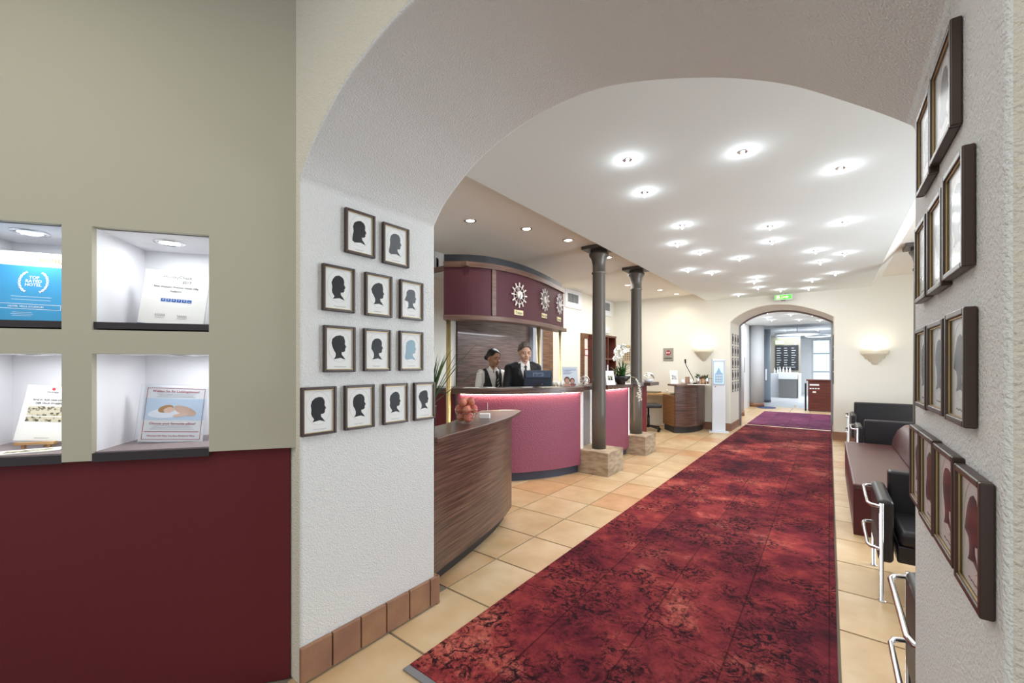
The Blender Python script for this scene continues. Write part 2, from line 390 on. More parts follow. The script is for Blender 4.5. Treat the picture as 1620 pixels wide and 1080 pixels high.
# skirting of far wall
sk2 = thing('baseboard_back', None, None, (-1.86, YF, 0)); struct(sk2)
def skirt(x0, y0, x1, y1, par, h=.17, n=None):
    L_ = math.hypot(x1-x0, y1-y0); n = n or max(1, round(L_/.33)); d = Vector((x1-x0, y1-y0, 0))/L_; nrm = Vector((d.y, -d.x, 0))
    for i in range(n):
        a = Vector((x0, y0, 0))+d*(L_*i/n+.002); c = Vector((x0, y0, 0))+d*(L_*(i+1)/n-.002)
        b = MB(); q = [a, c, c+nrm*.02, a+nrm*.02]; b.prism(xy(q), 0, h); b.out('tile', skirt_m, par, world=True, bevel=.002, seg=1)
skirt(-2.6, YF, -1.775, YF, sk2); skirt(-1.78, YF, -1.78, YF1, sk2); skirt(.07, YF1, .07, YF, sk2); skirt(.065, YF, 2.7, YF, sk2)
# ---- ceilings: lowered middle field with sloped edges
b = MB(); zc, zh = 3.0, 3.17
sec = [(XW0, zh), (-2.47, zh), (-2.29, zc), (.62, zc), (.78, zh), (XW1, zh)]
for (xa, za), (xb, zb) in zip(sec, sec[1:]):
    pass
def strip(name, i, m):
    (xa, za), (xb, zb) = sec[i], sec[i+1]; b = MB()
    b.poly([(xa, YA1-.05, za), (xa, YF+.05, za), (xb, YF+.05, zb), (xb, YA1-.05, zb)]); b.poly([(xa, YA1-.05, 3.6), (xa, YF+.05, 3.6), (xb, YF+.05, 3.6), (xb, YA1-.05, 3.6)])
    for y_ in (YA1-.05, YF+.05): b.poly([(xa, y_, za), (xb, y_, zb), (xb, y_, 3.6), (xa, y_, 3.6)])
    return struct(b.out(name, m))
strip('ceiling', 2, ceil_m)
for i in (0, 1, 3, 4): strip('ceiling', i, ceil_l)
struct(MB().box(-5.2, -2.4, 3.5, 3.6, YA1-.02, 3.6).out('ceiling', ceil_m))

# ---- inner hall beyond the far arch
wcool = mat('cool_white_wall', '#e6e8ea', .8)
struct(MB().box(-2.45, YF1, 0, -2.3, 17.6, 3.2).out('wall_left', wcool))
struct(MB().box(1.3, YF1, 0, 1.45, 27.5, 3.2).out('wall_right', wcool))
struct(MB().box(-2.45, YF1, 2.92, 1.45, 17.6, 3.05).out('ceiling', ceil_m))
gceil = mat('grey_ceiling', '#a9acb0', .5)
struct(MB().box(-5.2, 17.6, 2.92, 1.45, 27.5, 3.05).out('ceiling', gceil))
struct(MB().box(-5.2, 17.45, 0, -2.3, 17.6, 3.2).out('wall_back', wcool))
struct(MB().box(-5.2, 17.6, 0, -5.05, 27.5, 3.2).out('wall_left', wcool))
b = MB(); b.box(-5.2, 27, 0, -.75, 27.2, 3.2); b.box(.75, 27, 0, 1.45, 27.2, 3.2); b.box(-.75, 27, 2.85, .75, 27.2, 3.2)
struct(b.out('wall_back', wcool))
struct(MB().box(-5.0, 17.56, -.006, 1.3, 27, .0).out('floor', mat('pale_grey_floor', '#d3d6da', .35, var=((1.5, 1.5, 1), '#c2c5ca', .4, .6))))
dr = thing('door_1', None, None, (0, 27, 0)); struct(dr)
b = MB()
for xx in (-.75, .0, .67): b.box(xx, 27, 0, xx+.08, 27.08, 2.85)
for zz in (0, .25, 1.1, 2.05, 2.77): b.box(-.745, 27.01, zz, .745, 27.07, zz+.08)
b.box(-.75, 27.01, .08, .75, 27.06, .26)
b.out('door_frame', mat('grey_white_frame', '#c9cfd3', .4), dr, world=True)
dayglow = emat('bright_street', '#e9f3fb', 1.6)
MB().box(-.7, 27.03, .3, .7, 27.045, 2.8).out('pane', glassmat('street_pane', (.95, .98, 1, 1), .1), dr, world=True)
struct(MB().box(-6, 32, -.1, 4, 32.1, 6).out('wall_outside', mat('house_across', '#cfd6da', .9, bump=(2, .2), emit=('#e4edf3', 1.1))))  # facade glows to stand in for daylight falling on it

# ================================================================== TAUPE NICHE WALL
W0 = Vector((-2.696, .0775, 0)); W1 = Vector((-2.055, .935, 0)); wd = (W1-W0).normalized(); wn_ = Vector((wd.y, -wd.x, 0))
SL = (W1-W0).length
def wp(s, d, z): return W0+wd*s-wn_*d+Vector((0, 0, z))   # along the wall, depth behind its face, height
def wsz(u, v, d=0):
    p = atplane(u, v, W0-wn_*d, wn_); return ((p-W0).dot(wd), p.z)
WM = Matrix(((wd.x, -wn_.x, 0, W0.x), (wd.y, -wn_.y, 0, W0.y), (0, 0, 1, 0), (0, 0, 0, 1)))  # local (s, depth, z)
s2a, zt2 = wsz(153, 358); s2b, _ = wsz(335, 378); _, zb2 = wsz(153, 507)
s4a, zt4 = wsz(150, 558); s4b, _ = wsz(333, 562); _, zb4 = wsz(150, 714)
s1b, _ = wsz(106, 352); s1a = s1b-(s2b-s2a)
s0b = s1a-(s2a-s1b); s0a = s0b-(s2b-s2a)
zt2 = (zt2+wsz(335, 378)[1])/2; zb2 = (zb2+wsz(333, 516)[1])/2; zt4 = (zt4+wsz(333, 562)[1])/2; zb4 = (zb4+wsz(335, 705)[1])/2
print('NICHE', s1a, s1b, s2a, s2b, zt2, zb2, zt4, zb4, 'wall len', SL)
ZD = wsz(420, 708)[1]
DP = .36
wall = thing('wall_niches', None, None, (0, 0, 0)); struct(wall)
cols = [(s0a, s0b), (s1a, s1b), (s2a, s2b)]
send = wsz(471, 700)[0]
b = MB(); TP = .03
edges = [-3.0]+[q for c_ in cols for q in c_]+[send]
# vertical stiles
for i in range(0, len(edges), 2): b.box(edges[i], -TP, ZD if i not in (2, 4) else ZD-.015, edges[i+1], .012, 3.5, WM)
for (sa, sb) in cols:
    b.box(sa, -TP, zt2, sb, .012, 3.5, WM); b.box(sa, -TP, zt4, sb, .012, zb2-.035, WM)
b.out('niche_panel', taupe, wall)
MB().box(-3.0, 0, 0, SL-.0, .45, ZD+.0, WM).out('red_dado', redwall, wall)
MB().box(-3.0, DP+.02, ZD, SL-.02, DP+.06, 3.5, WM).out('rear_panel', niche_w, wall)
shelfd = mat('dark_shelf_edge', '#2a2124', .5)
for (sa, sb) in cols:
    for (zb, zt, up) in ((zb2, zt2, 1), (zb4, zt4, 0)):
        b = MB()   # open box: sides, back, top
        for q in ((sa-.02, 0, zb-.02, sa, DP, zt+.02), (sb, 0, zb-.02, sb+.02, DP, zt+.02), (sa-.02, 0, zt, sb+.02, DP, zt+.02), (sa-.02, DP, zb-.02, sb+.02, DP+.018, zt+.02)): b.box(*q, WM)
        b.out('niche_lining', niche_w, wall)
        MB().box(sa, -.012 if not up else -.02, zb-.028, sb, DP, zb, WM).out('niche_shelf', shelfd if up else mat('mauve_shelf', '#8c7c7c', .4), wall)
        if not up: MB().box(sa, -.03, zb-.04, sb, -.012, zb-.004, WM).out('shelf_edge', shelfd, wall)
def nichelight(s, d, z, power, label):
    p = wp(s, d, z); t = thing('niche_downlight', label, 'ceiling lamp', p)
    MB().lathe([(.062, 0), (.062, -.004), (.045, -.007), (.042, 0)], p, 28).out('trim_ring', chrome, t, smooth=True, world=True)
    MB().lathe([(.04, -.0015), (.04, -.003)], p, 24).out('lamp_lens', lamp_n, t, world=True)
    l = bpy.data.lights.new('niche_light', 'AREA'); l.shape = 'DISK'; l.size = .07; l.energy = power; l.color = (.95, .97, 1)
    o = bpy.data.objects.new('niche_light', l); C.objects.link(o); o.location = (0, 0, -.012); o.parent = t
mid = lambda a, b_: (a+b_)/2
nichelight(wsz(48, 362, .14)[0], .14, zt2, .9, 'round recessed lamp above the blue award poster')
nichelight(wsz(269, 385, .16)[0], .16, zt2, .9, 'round recessed lamp above the white certificate with badges')
nichelight(mid(s1a, s1b)+.02, .14, zt4, .75, 'round recessed lamp above the booklet on a small easel')
nichelight(mid(s2a, s2b)+.05, .14, zt4, .75, 'round recessed lamp above the pillow menu sign')
nichelight(mid(s0a, s0b), .14, zt2, .9, 'recessed lamp of the upper niche left of the frame')
nichelight(mid(s0a, s0b), .14, zt4, .75, 'recessed lamp of the lower niche left of the frame')

# posters in niches: panel defined by bottom-left/right s, depth, tilt
def panel(name, label, cat, s0, s1, zb, h, d, tilt, m, th=.004, lean=0):
    """upright sheet facing out of the niche, leaning back by tilt; returns thing and matrix (x right, y up, z out)"""
    p = wp((s0+s1)/2, d, zb); wv = s1-s0
    t = thing(name, label, cat, p)
    up = (Vector((0, 0, 1))*math.cos(tilt)-wn_*math.sin(tilt)); n = wn_*math.cos(tilt)+Vector((0, 0, 1))*math.sin(tilt)
    up = (up+wd*lean).normalized()
    x = up.cross(n).normalized(); n = x.cross(up)
    M = Matrix(((x.x, up.x, n.x, p.x), (x.y, up.y, n.y, p.y), (x.z, up.z, n.z, p.z), (0, 0, 0, 1)))
    MB().box(-wv/2, 0, -th, wv/2, h, 0, M).out('sheet', m, t, world=True)
    return t, M, wv, h
def flat(M, x0, y0, x1, y1, m, t, name='print', z=.0006): return MB().box(x0, y0, 0.0002, x1, y1, z, M).out(name, m, t, world=True)
def tx(s, x, y, size, m, t, M, **k): return text(s, size, m, t, M @ Matrix.Translation((x, y, .001)), **k)
def lines(M, x0, x1, y0, y1, n, m, t, th=.0012, name='small_print'):
    b = MB()
    for i in range(n):
        yy = y0+(y1-y0)*i/max(1, n-1); k = random.uniform(0, .12)*(x1-x0)
        b.box(x0+k, yy, .0002, x1-k, yy+th, .0008, M)
    return b.out(name, m, t, world=True)
# N1 blue award poster
d = .17; sR, _ = wsz(104, 495, d); wv = .36
t, M, wv, h = panel('award_poster', 'blue and white award poster with a laurel in the upper left niche', 'poster', sR-wv, sR, zb2+.002, .33, d, .12, white_pl, .006, lean=.03)
flat(M, -wv/2+.006, .012, wv/2-.006, h-.065, bluep, t, 'blue_field')
org = mat('orange_ink', '#e0803a', .6)
tx('HOTELS', .10, h-.035, .026, org, t, M, bold=.0004)
for i, s_ in enumerate(('TOP', 'RATED', 'HOTEL')): tx(s_, .045, h-.118-.017*i, .019, white_pl, t, M, bold=.0003)
for sg in (-1, 1):
    b = MB()
    for k in range(7):
        an = -1.0+k*.33; cx = .045+sg*.05*math.cos(an*.9); cy = h-.138+.05*math.sin(an)
        for dd in (-.5, .5):
            X = M @ Matrix.Translation((cx, cy, .001)) @ Matrix.Rotation(sg*(an+PI/2)+dd, 4, 'Z'); b.box(-.008, -.0022, 0, .008, .0022, .0006, X)
    b.out('laurel_branch', white_pl, t, world=True)
lines(M, -.03, .12, .108, .122, 2, white_pl, t, .0015)
b = MB(); 
for q in ((-.10, .066, .155, .068), (-.10, .088, .155, .090), (-.10, .066, -.098, .09), (.153, .066, .155, .09)): b.box(q[0], q[1], .0003, q[2], q[3], .001, M)
b.out('name_box', white_pl, t, world=True)
tx('HOTEL VILLA STOKKUM', .03, .077, .0115, white_pl, t, M)
lines(M, -.02, .06, .035, .05, 3, white_pl, t, .0012)
# N2 certificate
d = .16; sL, _ = wsz(216, 505, d); sR, _ = wsz(321, 509, d)
t, M, wv, h = panel('certificate_board', 'white certificate with a row of five blue badges, upper right niche', 'certificate', sL, sR, zb2+.002, .275, d, .16, paper, .01, lean=.06)
hh = wv/.27
tx('HolidayCheck', 0, h-.028, .021, ink2, t, M); tx('2017', .04, h-.052, .019, ink2, t, M)
tx('Best Western Premier Hotel Villa', 0, h-.08, .0135*hh, ink2, t, M); tx('Stokkum', 0, h-.1, .0135, ink2, t, M)
flat(M, -wv/2, 0, wv/2, .008, blued, t, 'blue_edge')
for k in range(6):
    x = -.055+k*.0215; flat(M, x, h-.155, x+.019, h-.139, blued, t, 'badge'); 
    tx('*' if k < 5 else '~', x+.0095, h-.149, .018, white_pl, t, M)
for sx in (-.05, .04):
    q = [M @ Vector((sx+(-.02+.04*i/14), .052+.008*math.sin(i*2.1+sx*9), .001)) for i in range(15)]; MB().tube(q, .0006, 4).out('signature', ink2, t, world=True)
    lines(M, sx-.02, sx+.02, .04, .04, 1, ink2, t, .0008)
# N3 booklet on easel
d = .17; sL, _ = wsz(20, 682, d); sR, _ = wsz(103, 682, d)
t, M, wv, h = panel('history_booklet', 'white booklet with an engraving standing on a small wooden easel', 'booklet', sL, sR+.01, zb4+.03, .25, d, .22, paper, .004, lean=.07)
t2 = tx('PREMIER', .0, h-.03, .012, ink2, t, M); q = MB().lathe([(.007, 0), (.007, .0012)], (0, 0, 0), 16, M @ Matrix.Translation((0, h-.015, 0))); q.out('red_emblem', inkred, t, world=True)
tx('EINE KURZE GESCHICHTE', 0, h-.066, .0112, ink, t, M); tx('DER VILLA STOKKUM', 0, h-.081, .0112, ink, t, M)
sep = mat('sepia_print', '#cfc7ae', .8, var=((60, 60, 60), '#54503c', .5, .6))
flat(M, -.075, h-.138, .075, h-.095, sep, t, 'engraving'); flat(M, -.075, h-.165, .075, h-.142, sep, t, 'engraving')
lines(M, -.03, .03, .012, .012, 1, ink2, t)
ez = thing('small_easel', 'little pale wooden easel under the booklet', 'easel', wp((sL+sR)/2, d, zb4))
q = mid(sL, sR)
for k in (-.045, .045):
    MB().box(q+k-.006, d-.02, zb4, q+k+.006, d-.01, zb4+.022, WM).out('foot', wood_lt, ez, world=True); 
MB().box(q-.07, d-.03, zb4+.018, q+.07, d-.006, zb4+.028, WM).out('ledge', wood_lt, ez, world=True)
MB().box(q-.006, d+.03, zb4, q+.006, d+.1, zb4+.02, WM).out('rear_leg', wood_lt, ez, world=True)
lf = thing('folded_leaflet', 'printed leaflet lying flat in front of the easel', 'leaflet', wp(wsz(45, 700, .08)[0], .08, zb4+.001))
sx = wsz(50, 700, .07)[0]; X = WM @ Matrix.Translation((sx, .075, zb4+.001)) @ Matrix.Rotation(.35, 4, 'Z')
MB().box(-.12, -.05, 0, .09, .05, .003, X).out('sheet', paper, lf, world=True); MB().box(-.08, -.03, .003, .06, .02, .0035, X).out('engraving', sep, lf, world=True)
# N4 pillow menu
d = .15; sL, _ = wsz(217, 690, d); sR, _ = wsz(320, 687, d)
t, M, wv, h = panel('pillow_menu_sign', 'acrylic stand sign with a red text and a photo of a sleeper', 'sign', sL, sR, zb4+.002, .27, d, .14, paper, .004, lean=.05)
acr = glassmat('acrylic', (.97, .98, 1, 1), .3)
MB().box(-wv/2-.012, -.001, .0012, wv/2+.012, h+.006, .004, M).out('acrylic_cover', acr, t, world=True)
MB().box(-wv/2-.012, .0, -.1, wv/2+.012, .004, .0, M).out('acrylic_foot', acr, t, world=True)
b = MB()
for q in ((-wv/2+.012, .012, -wv/2+.014, h-.012), (wv/2-.014, .012, wv/2-.012, h-.012), (-wv/2+.012, .012, wv/2-.012, .014), (-wv/2+.012, h-.014, wv/2-.012, h-.012)): b.box(q[0], q[1], .0003, q[2], q[3], .0008, M)
b.out('red_border', inkred, t, world=True)
k = wv/.26
tx('Wählen Sie Ihr Lieblingskissen!', 0, h-.028, .0155*k, inkred, t, M); lines(M, -.08*k, .08*k, h-.055, h-.042, 3, ink2, t, .0008)
flat(M, -wv/2+.006, h-.165, wv/2-.006, h-.062, mat('photo_pale_blue', '#cfe0ee', .7), t, 'photo')
def blob(cx, cy, rx, ry, rot, m, name, z): MB().lathe([(1, 0), (1, .0004)], (0, 0, 0), 24, M @ Matrix.Translation((cx, cy, z)) @ Matrix.Rotation(rot, 4, 'Z') @ Matrix.Diagonal((rx, ry, 1, 1))).out(name, m, t, world=True)
skinp = mat('printed_skin', '#e8c8b4', .7)
blob(-.03, h-.132, .075, .024, .1, mat('photo_white', '#f4f7fa', .7), 'photo_pillow', .0007); blob(.045, h-.12, .05, .02, -.35, skinp, 'photo_shoulder', .0008)
blob(-.035, h-.112, .032, .017, .3, mat('printed_hair', '#b98f62', .7), 'photo_hair', .0009); blob(-.022, h-.117, .022, .013, .2, skinp, 'photo_face', .0011); blob(.03, h-.14, .035, .008, .2, skinp, 'photo_arm', .0012)
tx('Choose your favourite pillow!', 0, h-.182, .0155*k, inkred, t, M); lines(M, -.09*k, .09*k, h-.208, h-.194, 3, ink2, t, .0008)
flat(M, -wv/2+.02, h-.222, wv/2-.02, h-.219, inkred, t, 'red_rule'); tx('Wherever Life Takes You, Best Western Is There.', 0, h-.24, .0095*k, inkred, t, M)

# ================================================================== SILHOUETTE FRAMES
PROF = [(-.30, -.62), (-.21, -.50), (-.20, -.34), (-.24, -.22), (-.33, -.05), (-.36, .14), (-.30, .34), (-.16, .47), (.02, .52), (.18, .47), (.27, .36), (.29, .22), (.27, .14), (.31, .06), (.36, -.02), (.30, -.05), (.31, -.10), (.28, -.13), (.30, -.18), (.24, -.26), (.10, -.28), (.11, -.40), (.22, -.52), (.30, -.64), (.05, -.56)]
def silhouette(kind, rnd):
    P = []
    for i, (x, y) in enumerate(PROF):
        if i in (3, 4, 5, 6, 7, 8, 9):
            k = 1+rnd.uniform(-.05, .12); x *= k; y = y*(1+rnd.uniform(-.02, .06)) if y > 0 else y
        if kind == 'long' and i in (1, 2): x -= .22; y -= .05
        if kind == 'long' and i == 3: x -= .14
        if kind == 'bob' and i in (2, 3): x -= .12
        if kind == 'pony' and i == 4: x -= .14; y -= .1
        if kind == 'curly' and 3 <= i <= 9: x *= 1.12; y += .03
        P.append((x, y))
    return P
def frame(label, group, p00, w_, h_, ax, n, kind, matp=None, inkm=None, th=.022, caption=True, flip=1, idx=0):
    """p00 = centre on the wall, ax = direction to the right as seen, n = outward"""
    t = thing('silhouette_frame', label, 'picture', p00, group=group)
    X = Matrix(((ax.x, 0, n.x, p00.x), (ax.y, 0, n.y, p00.y), (0, 1, 0, p00.z), (0, 0, 0, 1)))
    fw = .013
    b = MB(); W, H = w_/2, h_/2
    def ring(b, o, i, z0, z1):
        for q in ((-o[0], -o[1], -i[0], o[1]), (i[0], -o[1], o[0], o[1]), (-i[0], i[1], i[0], o[1]), (-i[0], -o[1], i[0], -i[1])): b.box(q[0], q[1], z0, q[2], q[3], z1, X)
    ring(b, (W, H), (W-fw, H-fw), 0, th)
    fr = b.out('frame', frame_m, t, world=True, bevel=.003)
    b = MB(); ring(b, (W-fw, H-fw), (W-fw-.0022, H-fw-.0022), th*.64, th*.78); b.out('gold_lip', gold, fr, world=True)
    rnd = random.Random(idx*13+5)
    zq = th*.45
    mt = MB().box(-W+fw, -H+fw, 0, W-fw, H-fw, th*.45, X).out('mount', matp or paper, t, world=True)
    # embossed oval
    k = min(w_, h_*.8); oc = .012*h_/.22; o_ = [X @ Vector((k*.34*math.cos(2*PI*i/32), oc+k*.46*math.sin(2*PI*i/32), zq+.0003)) for i in range(33)]
    MB().tube(o_, .0007, 4).out('embossed_oval', mat('mount_line', '#d6d6d4', .8), mt, world=True)
    P = silhouette(kind, rnd); sc = k*.6
    poly = [(flip*x*sc, y*sc+oc) for x, y in P]
    b = MB(); b.prism(poly, zq+.0002, zq+.001, X); s_ = b.out('silhouette', inkm or ink, mt, world=True)
    bmesh_tri(s_)
    if caption:
        q = [X @ Vector((-.028+.0022*i*(1+.2*(idx % 3)), -H+fw+.014+.0016*math.sin(i*1.9+idx)+.001*math.sin(i*.7), zq+.0008)) for i in range(22)]
        MB().tube(q, .0005, 4).out('handwriting', ink2, mt, world=True)
    MB().box(-W+fw, -H+fw, th*.6, W-fw, H-fw, th*.6+.0015, X).out('glass', glass, t, world=True)
    return t
def bmesh_tri(o):
    bm = bmesh.new(); bm.from_mesh(o.data); bmesh.ops.triangulate(bm, faces=bm.faces); bm.to_mesh(o.data); bm.free()
LF = [  # u0, top, bottom, u1, top, bottom, kind, label
 (547, 327, 397, 594, 342, 410, 'long', 'framed black silhouette with long hair, left one of the top row, left pier'),
 (606.5, 350, 415, 647.7, 363, 424.5, 'long', 'framed greyish silhouette with wavy hair, right one of the top row, left pier'),
 (511, 415, 490.6, 562, 426, 495, 'bob', 'framed silhouette with a short bob, first of the second row, left pier'),
 (578.5, 430, 499, 621, 437, 502, 'curly', 'framed silhouette with full short hair, middle of the second row, left pier'),
 (633.7, 441, 504, 670, 448, 507, 'pony', 'framed pale-glazed silhouette with low ponytail, last of the second row on the left pier'),
 (513, 514, 588.6, 563, 517, 588, 'curly', 'framed silhouette with puffed short hair, first of the third row on the left pier'),
 (576.5, 519, 587, 619, 522, 586.6, 'short', 'framed silhouette with cropped hair, middle of the third row, left pier'),
 (633, 523, 586.6, 670, 525, 585.5, 'long', 'framed light blue silhouette with long hair, last of the third row, left pier'),
 (477, 614, 692, 532.6, 610, 684, 'bob', 'framed silhouette with round curls, left end of the bottom row, left pier'),
 (546, 609.6, 681, 593, 608, 675, 'short', 'framed silhouette with cropped hair, second of the bottom row, left pier'),
 (607, 607, 672.6, 646, 606, 667, 'bob', 'framed silhouette with a smooth bob, third of the bottom row on the left pier'),
 (656, 605, 665.6, 688.5, 604, 661.7, 'curly', 'framed silhouette at the pier edge, last of the bottom row on the left pier')]
greyink = mat('faded_grey_ink', '#565b60', .6); blueink = mat('pale_blue_silhouette', '#93b1bf', .6)
for i, (u0, a0, c0, u1, a1, c1, kd, lb) in enumerate(LF):
    xf = XL+.02; A = atx(u0, a0, xf); B = atx(u0, c0, xf); A2 = atx(u1, a1, xf); B2 = atx(u1, c1, xf)
    cy = (A.y+A2.y)/2; cz = (A.z+B.z+A2.z+B2.z)/4; wv = abs(A2.y-A.y); hv = ((A.z-B.z)+(A2.z-B2.z))/2
    frame(lb, 'silhouette pictures on the left pier', Vector((XL+.001, cy, cz)), wv, hv, Vector((0, 1, 0)), Vector((1, 0, 0)), kd, inkm={4: greyink, 7: blueink, 1: greyink}.get(i), idx=i)
RF = [  # far u, top, bottom, near u, top, bottom
 (1470, 116, 258, 1504, 39, 207.6, 'long', 'framed silhouette nearest the camera in the top row on the right pier'),
 (1449, 187, 311, 1470, 137, 278, 'short', 'framed silhouette farther away in the top row on the right pier'),
 (1490, 284, 447, 1523, 227, 420, 'bob', 'framed silhouette nearest the camera in the second row on the right pier'),
 (1466, 331, 469, 1489, 295, 451, 'curly', 'framed silhouette in the middle of the second row on the right pier'),
 (1446.7, 360, 480, 1463.5, 341, 471, 'long', 'framed silhouette farthest away in the second row on the right pier'),
 (1494, 502, 662, 1526, 480, 678.5, 'pony', 'framed pale silhouette nearest the camera in the third row, right pier'),
 (1466, 516, 647, 1491, 500, 660, 'short', 'framed silhouette in the middle of the third row on the right pier'),
 (1446.7, 522, 642, 1464, 514.7, 648, 'bob', 'framed silhouette farthest away in the third row on the right pier'),
 (1509, 733, 907, 1551, 762, 984, 'pony', 'framed silhouette with reddish glare, nearest of the bottom row, right pier'),
 (1475.6, 702, 851, 1507, 720, 898, 'curly', 'framed silhouette with reddish glare, second nearest of the bottom row, right pier'),
 (1453, 682, 820, 1475, 695, 842, 'long', 'framed silhouette third from the near end of the bottom row, right pier'),
 (1438.7, 671, 789, 1453, 680, 802, 'short', 'framed silhouette at the far end of the bottom row, right pier')]
for i, (u0, a0, c0, u1, a1, c1, kd, lb) in enumerate(RF):
    xf = XR-.018; A = atx(u0, a0, xf); B = atx(u0, c0, xf); A2 = atx(u1, a1, xf); B2 = atx(u1, c1, xf)
    cy = (A.y+A2.y)/2; cz = (A.z+B.z+A2.z+B2.z)/4; wv = abs(A2.y-A.y)-.004; hv = ((A.z-B.z)+(A2.z-B2.z))/2
    print('RF', i, round(A2.y, 3), round(A.y, 3), round(cz, 3), round(hv, 3))
    pk = i >= 8
    frame(lb, 'silhouette pictures on the right pier', Vector((XR-.001, cy, cz)), wv, hv, Vector((0, -1, 0)), Vector((-1, 0, 0)), kd, matp=None, inkm=None, th=.018, idx=i+20, flip=1)

# ================================================================== RUGS
r = thing('long_rug', 'long worn red rug with faded floral pattern running down the hall', 'rug', (-.82, 1.33, 0))
MB().box(-1.66, 1.335, .0, .034, 11.78, .012).out('rug_pile', rug_red, r, world=True, bevel=.003)
MB().box(-1.665, 1.295, .0, .038, 1.338, .008).out('edge_strip', alu, r, world=True, bevel=.002)
MB().box(-1.665, 11.775, .0, .038, 11.83, .008).out('edge_strip', alu, r, world=True, bevel=.002)
r = thing('purple_rug', 'short purple rug beyond the far archway', 'rug', (-.82, 12.3, 0))
MB().box(-1.66, 12.0, .0, .03, 15.6, .012).out('rug_pile', rug_pur, r, world=True, bevel=.003)

# ================================================================== COLUMNS
def column(x, y, label, block=.51, bl=True):
    t = thing('iron_column', label, 'column', (x, y, 0), group='columns under the ceiling edge')
    z0 = .32 if bl else 0
    MB().lathe([(.13, z0), (.13, z0+.03), (.1, z0+.05), (.098, z0+.5), (.088, 2.78), (.088, 2.8), (.1, 2.81), (.1, 2.835), (.088, 2.845), (.09, 2.93), (.105, 3.0), (.135, 3.05), (.14, 3.075), (.12, 3.09), (.12, 3.13)] if not bl else
               [(.098, z0), (.098, z0+.5), (.088, 2.78), (.1, 2.79), (.102, 2.81), (.088, 2.82), (.09, 2.93), (.105, 3.0), (.135, 3.045), (.14, 3.07), (.12, 3.085), (.12, 3.13)], (x, y, 0), 32).out('shaft', steel, t, smooth=True, world=True)
    MB().box(x-.185, y-.185, 3.12, x+.185, y+.185, 3.168).out('capital_plate', dark_steel, t, world=True, bevel=.008)
    if bl: MB().box(x-block/2, y-block/2, 0, x+block/2, y+block/2, .32).out('stone_base', stone, t, world=True, bevel=.006)
    return t
column(-2.6, 5.435, 'grey iron column on a stone block by the pink desk, the nearer one')
column(-2.65, 7.0, 'grey iron column on a stone block, the farther one with a bracket')
column(1.02, 7.98, 'iron column at the right, only its capital visible behind the pier', bl=False)

# ================================================================== SIDE COUNTER (wood, curved)
zt = 1.03
fr_ = catmull([(-2.0, 1.83, 0), (-2.055, 2.02, 0), (-2.12, 2.32, 0), (-2.21, 2.68, 0), (-2.32, 3.02, 0), (-2.52, 3.46, 0)], 6)
sc = thing('side_counter', 'curved dark zebra wood counter beside the left pier', 'counter', (-2.4, 2.4, 0))
frt = xy(fr_)
top = frt+[(-2.6, 3.5), (-2.72, 3.42), (-2.86, 3.22), (-2.62, 2.7), (-2.44, 2.3), (-2.36, 1.95), (-2.33, 1.83)]
MB().prism(top, zt-.035, zt).out('worktop', wood, sc, world=True, bevel=.008)
ff = [p for p in fr_ if p.y < 3.25]; bf = xy(offset2(ff, .05)); kf = xy(offset2(ff, .13))
body = bf+[(-2.62, 3.24), (-2.55, 2.7), (-2.38, 2.3), (-2.3, 1.84)]
MB().prism(body, .12, zt-.035).out('front_panel', wood, sc, world=True)
kb = kf+[(-2.62, 3.15), (-2.55, 2.7), (-2.38, 2.3), (-2.3, 1.84)]
MB().prism(kb, 0, .12).out('plinth', kick_w, sc, world=True)

# spiky plant in a tall pot on the counter
pp = Vector((-2.26, 1.99, zt)); t = thing('spiky_plant', 'spiky green grass-leaved plant in a dark tall pot on the wooden counter', 'plant', pp)
MB().lathe([(.035, 0), (.05, .17), (.052, .18), (.044, .18), (.04, .14)], pp, 16).out('pot', mat('dark_pot', '#2a2322', .4), t, smooth=True, world=True)
def leaf(b, p, az, L_, w_, rise, droop, n=9):
    pts = []; d = Vector((math.cos(az), math.sin(az), 0)); side = Vector((-d.y, d.x, 0))
    for i in range(n+1):
        s = i/n; pts.append((p+d*(L_*s*math.cos(rise)*(1+.2*s))+Vector((0, 0, L_*(s*math.sin(rise)-droop*s*s*s))), w_*(1-s**1.7)*min(1, .5+s*2)))
    V = [(b.bm.verts.new(q-side*wv), b.bm.verts.new(q+Vector((0, 0, -wv*.5))), b.bm.verts.new(q+side*wv)) for q, wv in pts]
    for a, c in zip(V, V[1:]):
        b.bm.faces.new((a[0], a[1], c[1], c[0])); b.bm.faces.new((a[1], a[2], c[2], c[1]))
rnd = random.Random(3)
for k in range(16):
    b = MB(); az = (k*2.4) % 3.3-.08; L_ = rnd.uniform(.4, .6); ri = rnd.uniform(.95, 1.45); dr_ = rnd.uniform(.02, .2)
    if k == 3: az, L_, ri, dr_ = .95, .62, .72, .12
    if k == 7: az, L_, ri, dr_ = 1.2, .6, 1.0, .05
    if k == 9: az, L_, ri, dr_ = .5, .55, 1.15, .02
    leaf(b, pp+Vector((0, 0, .17)), az, L_, .014, ri, dr_); b.out('leaf', green_d, t, smooth=True, world=True)
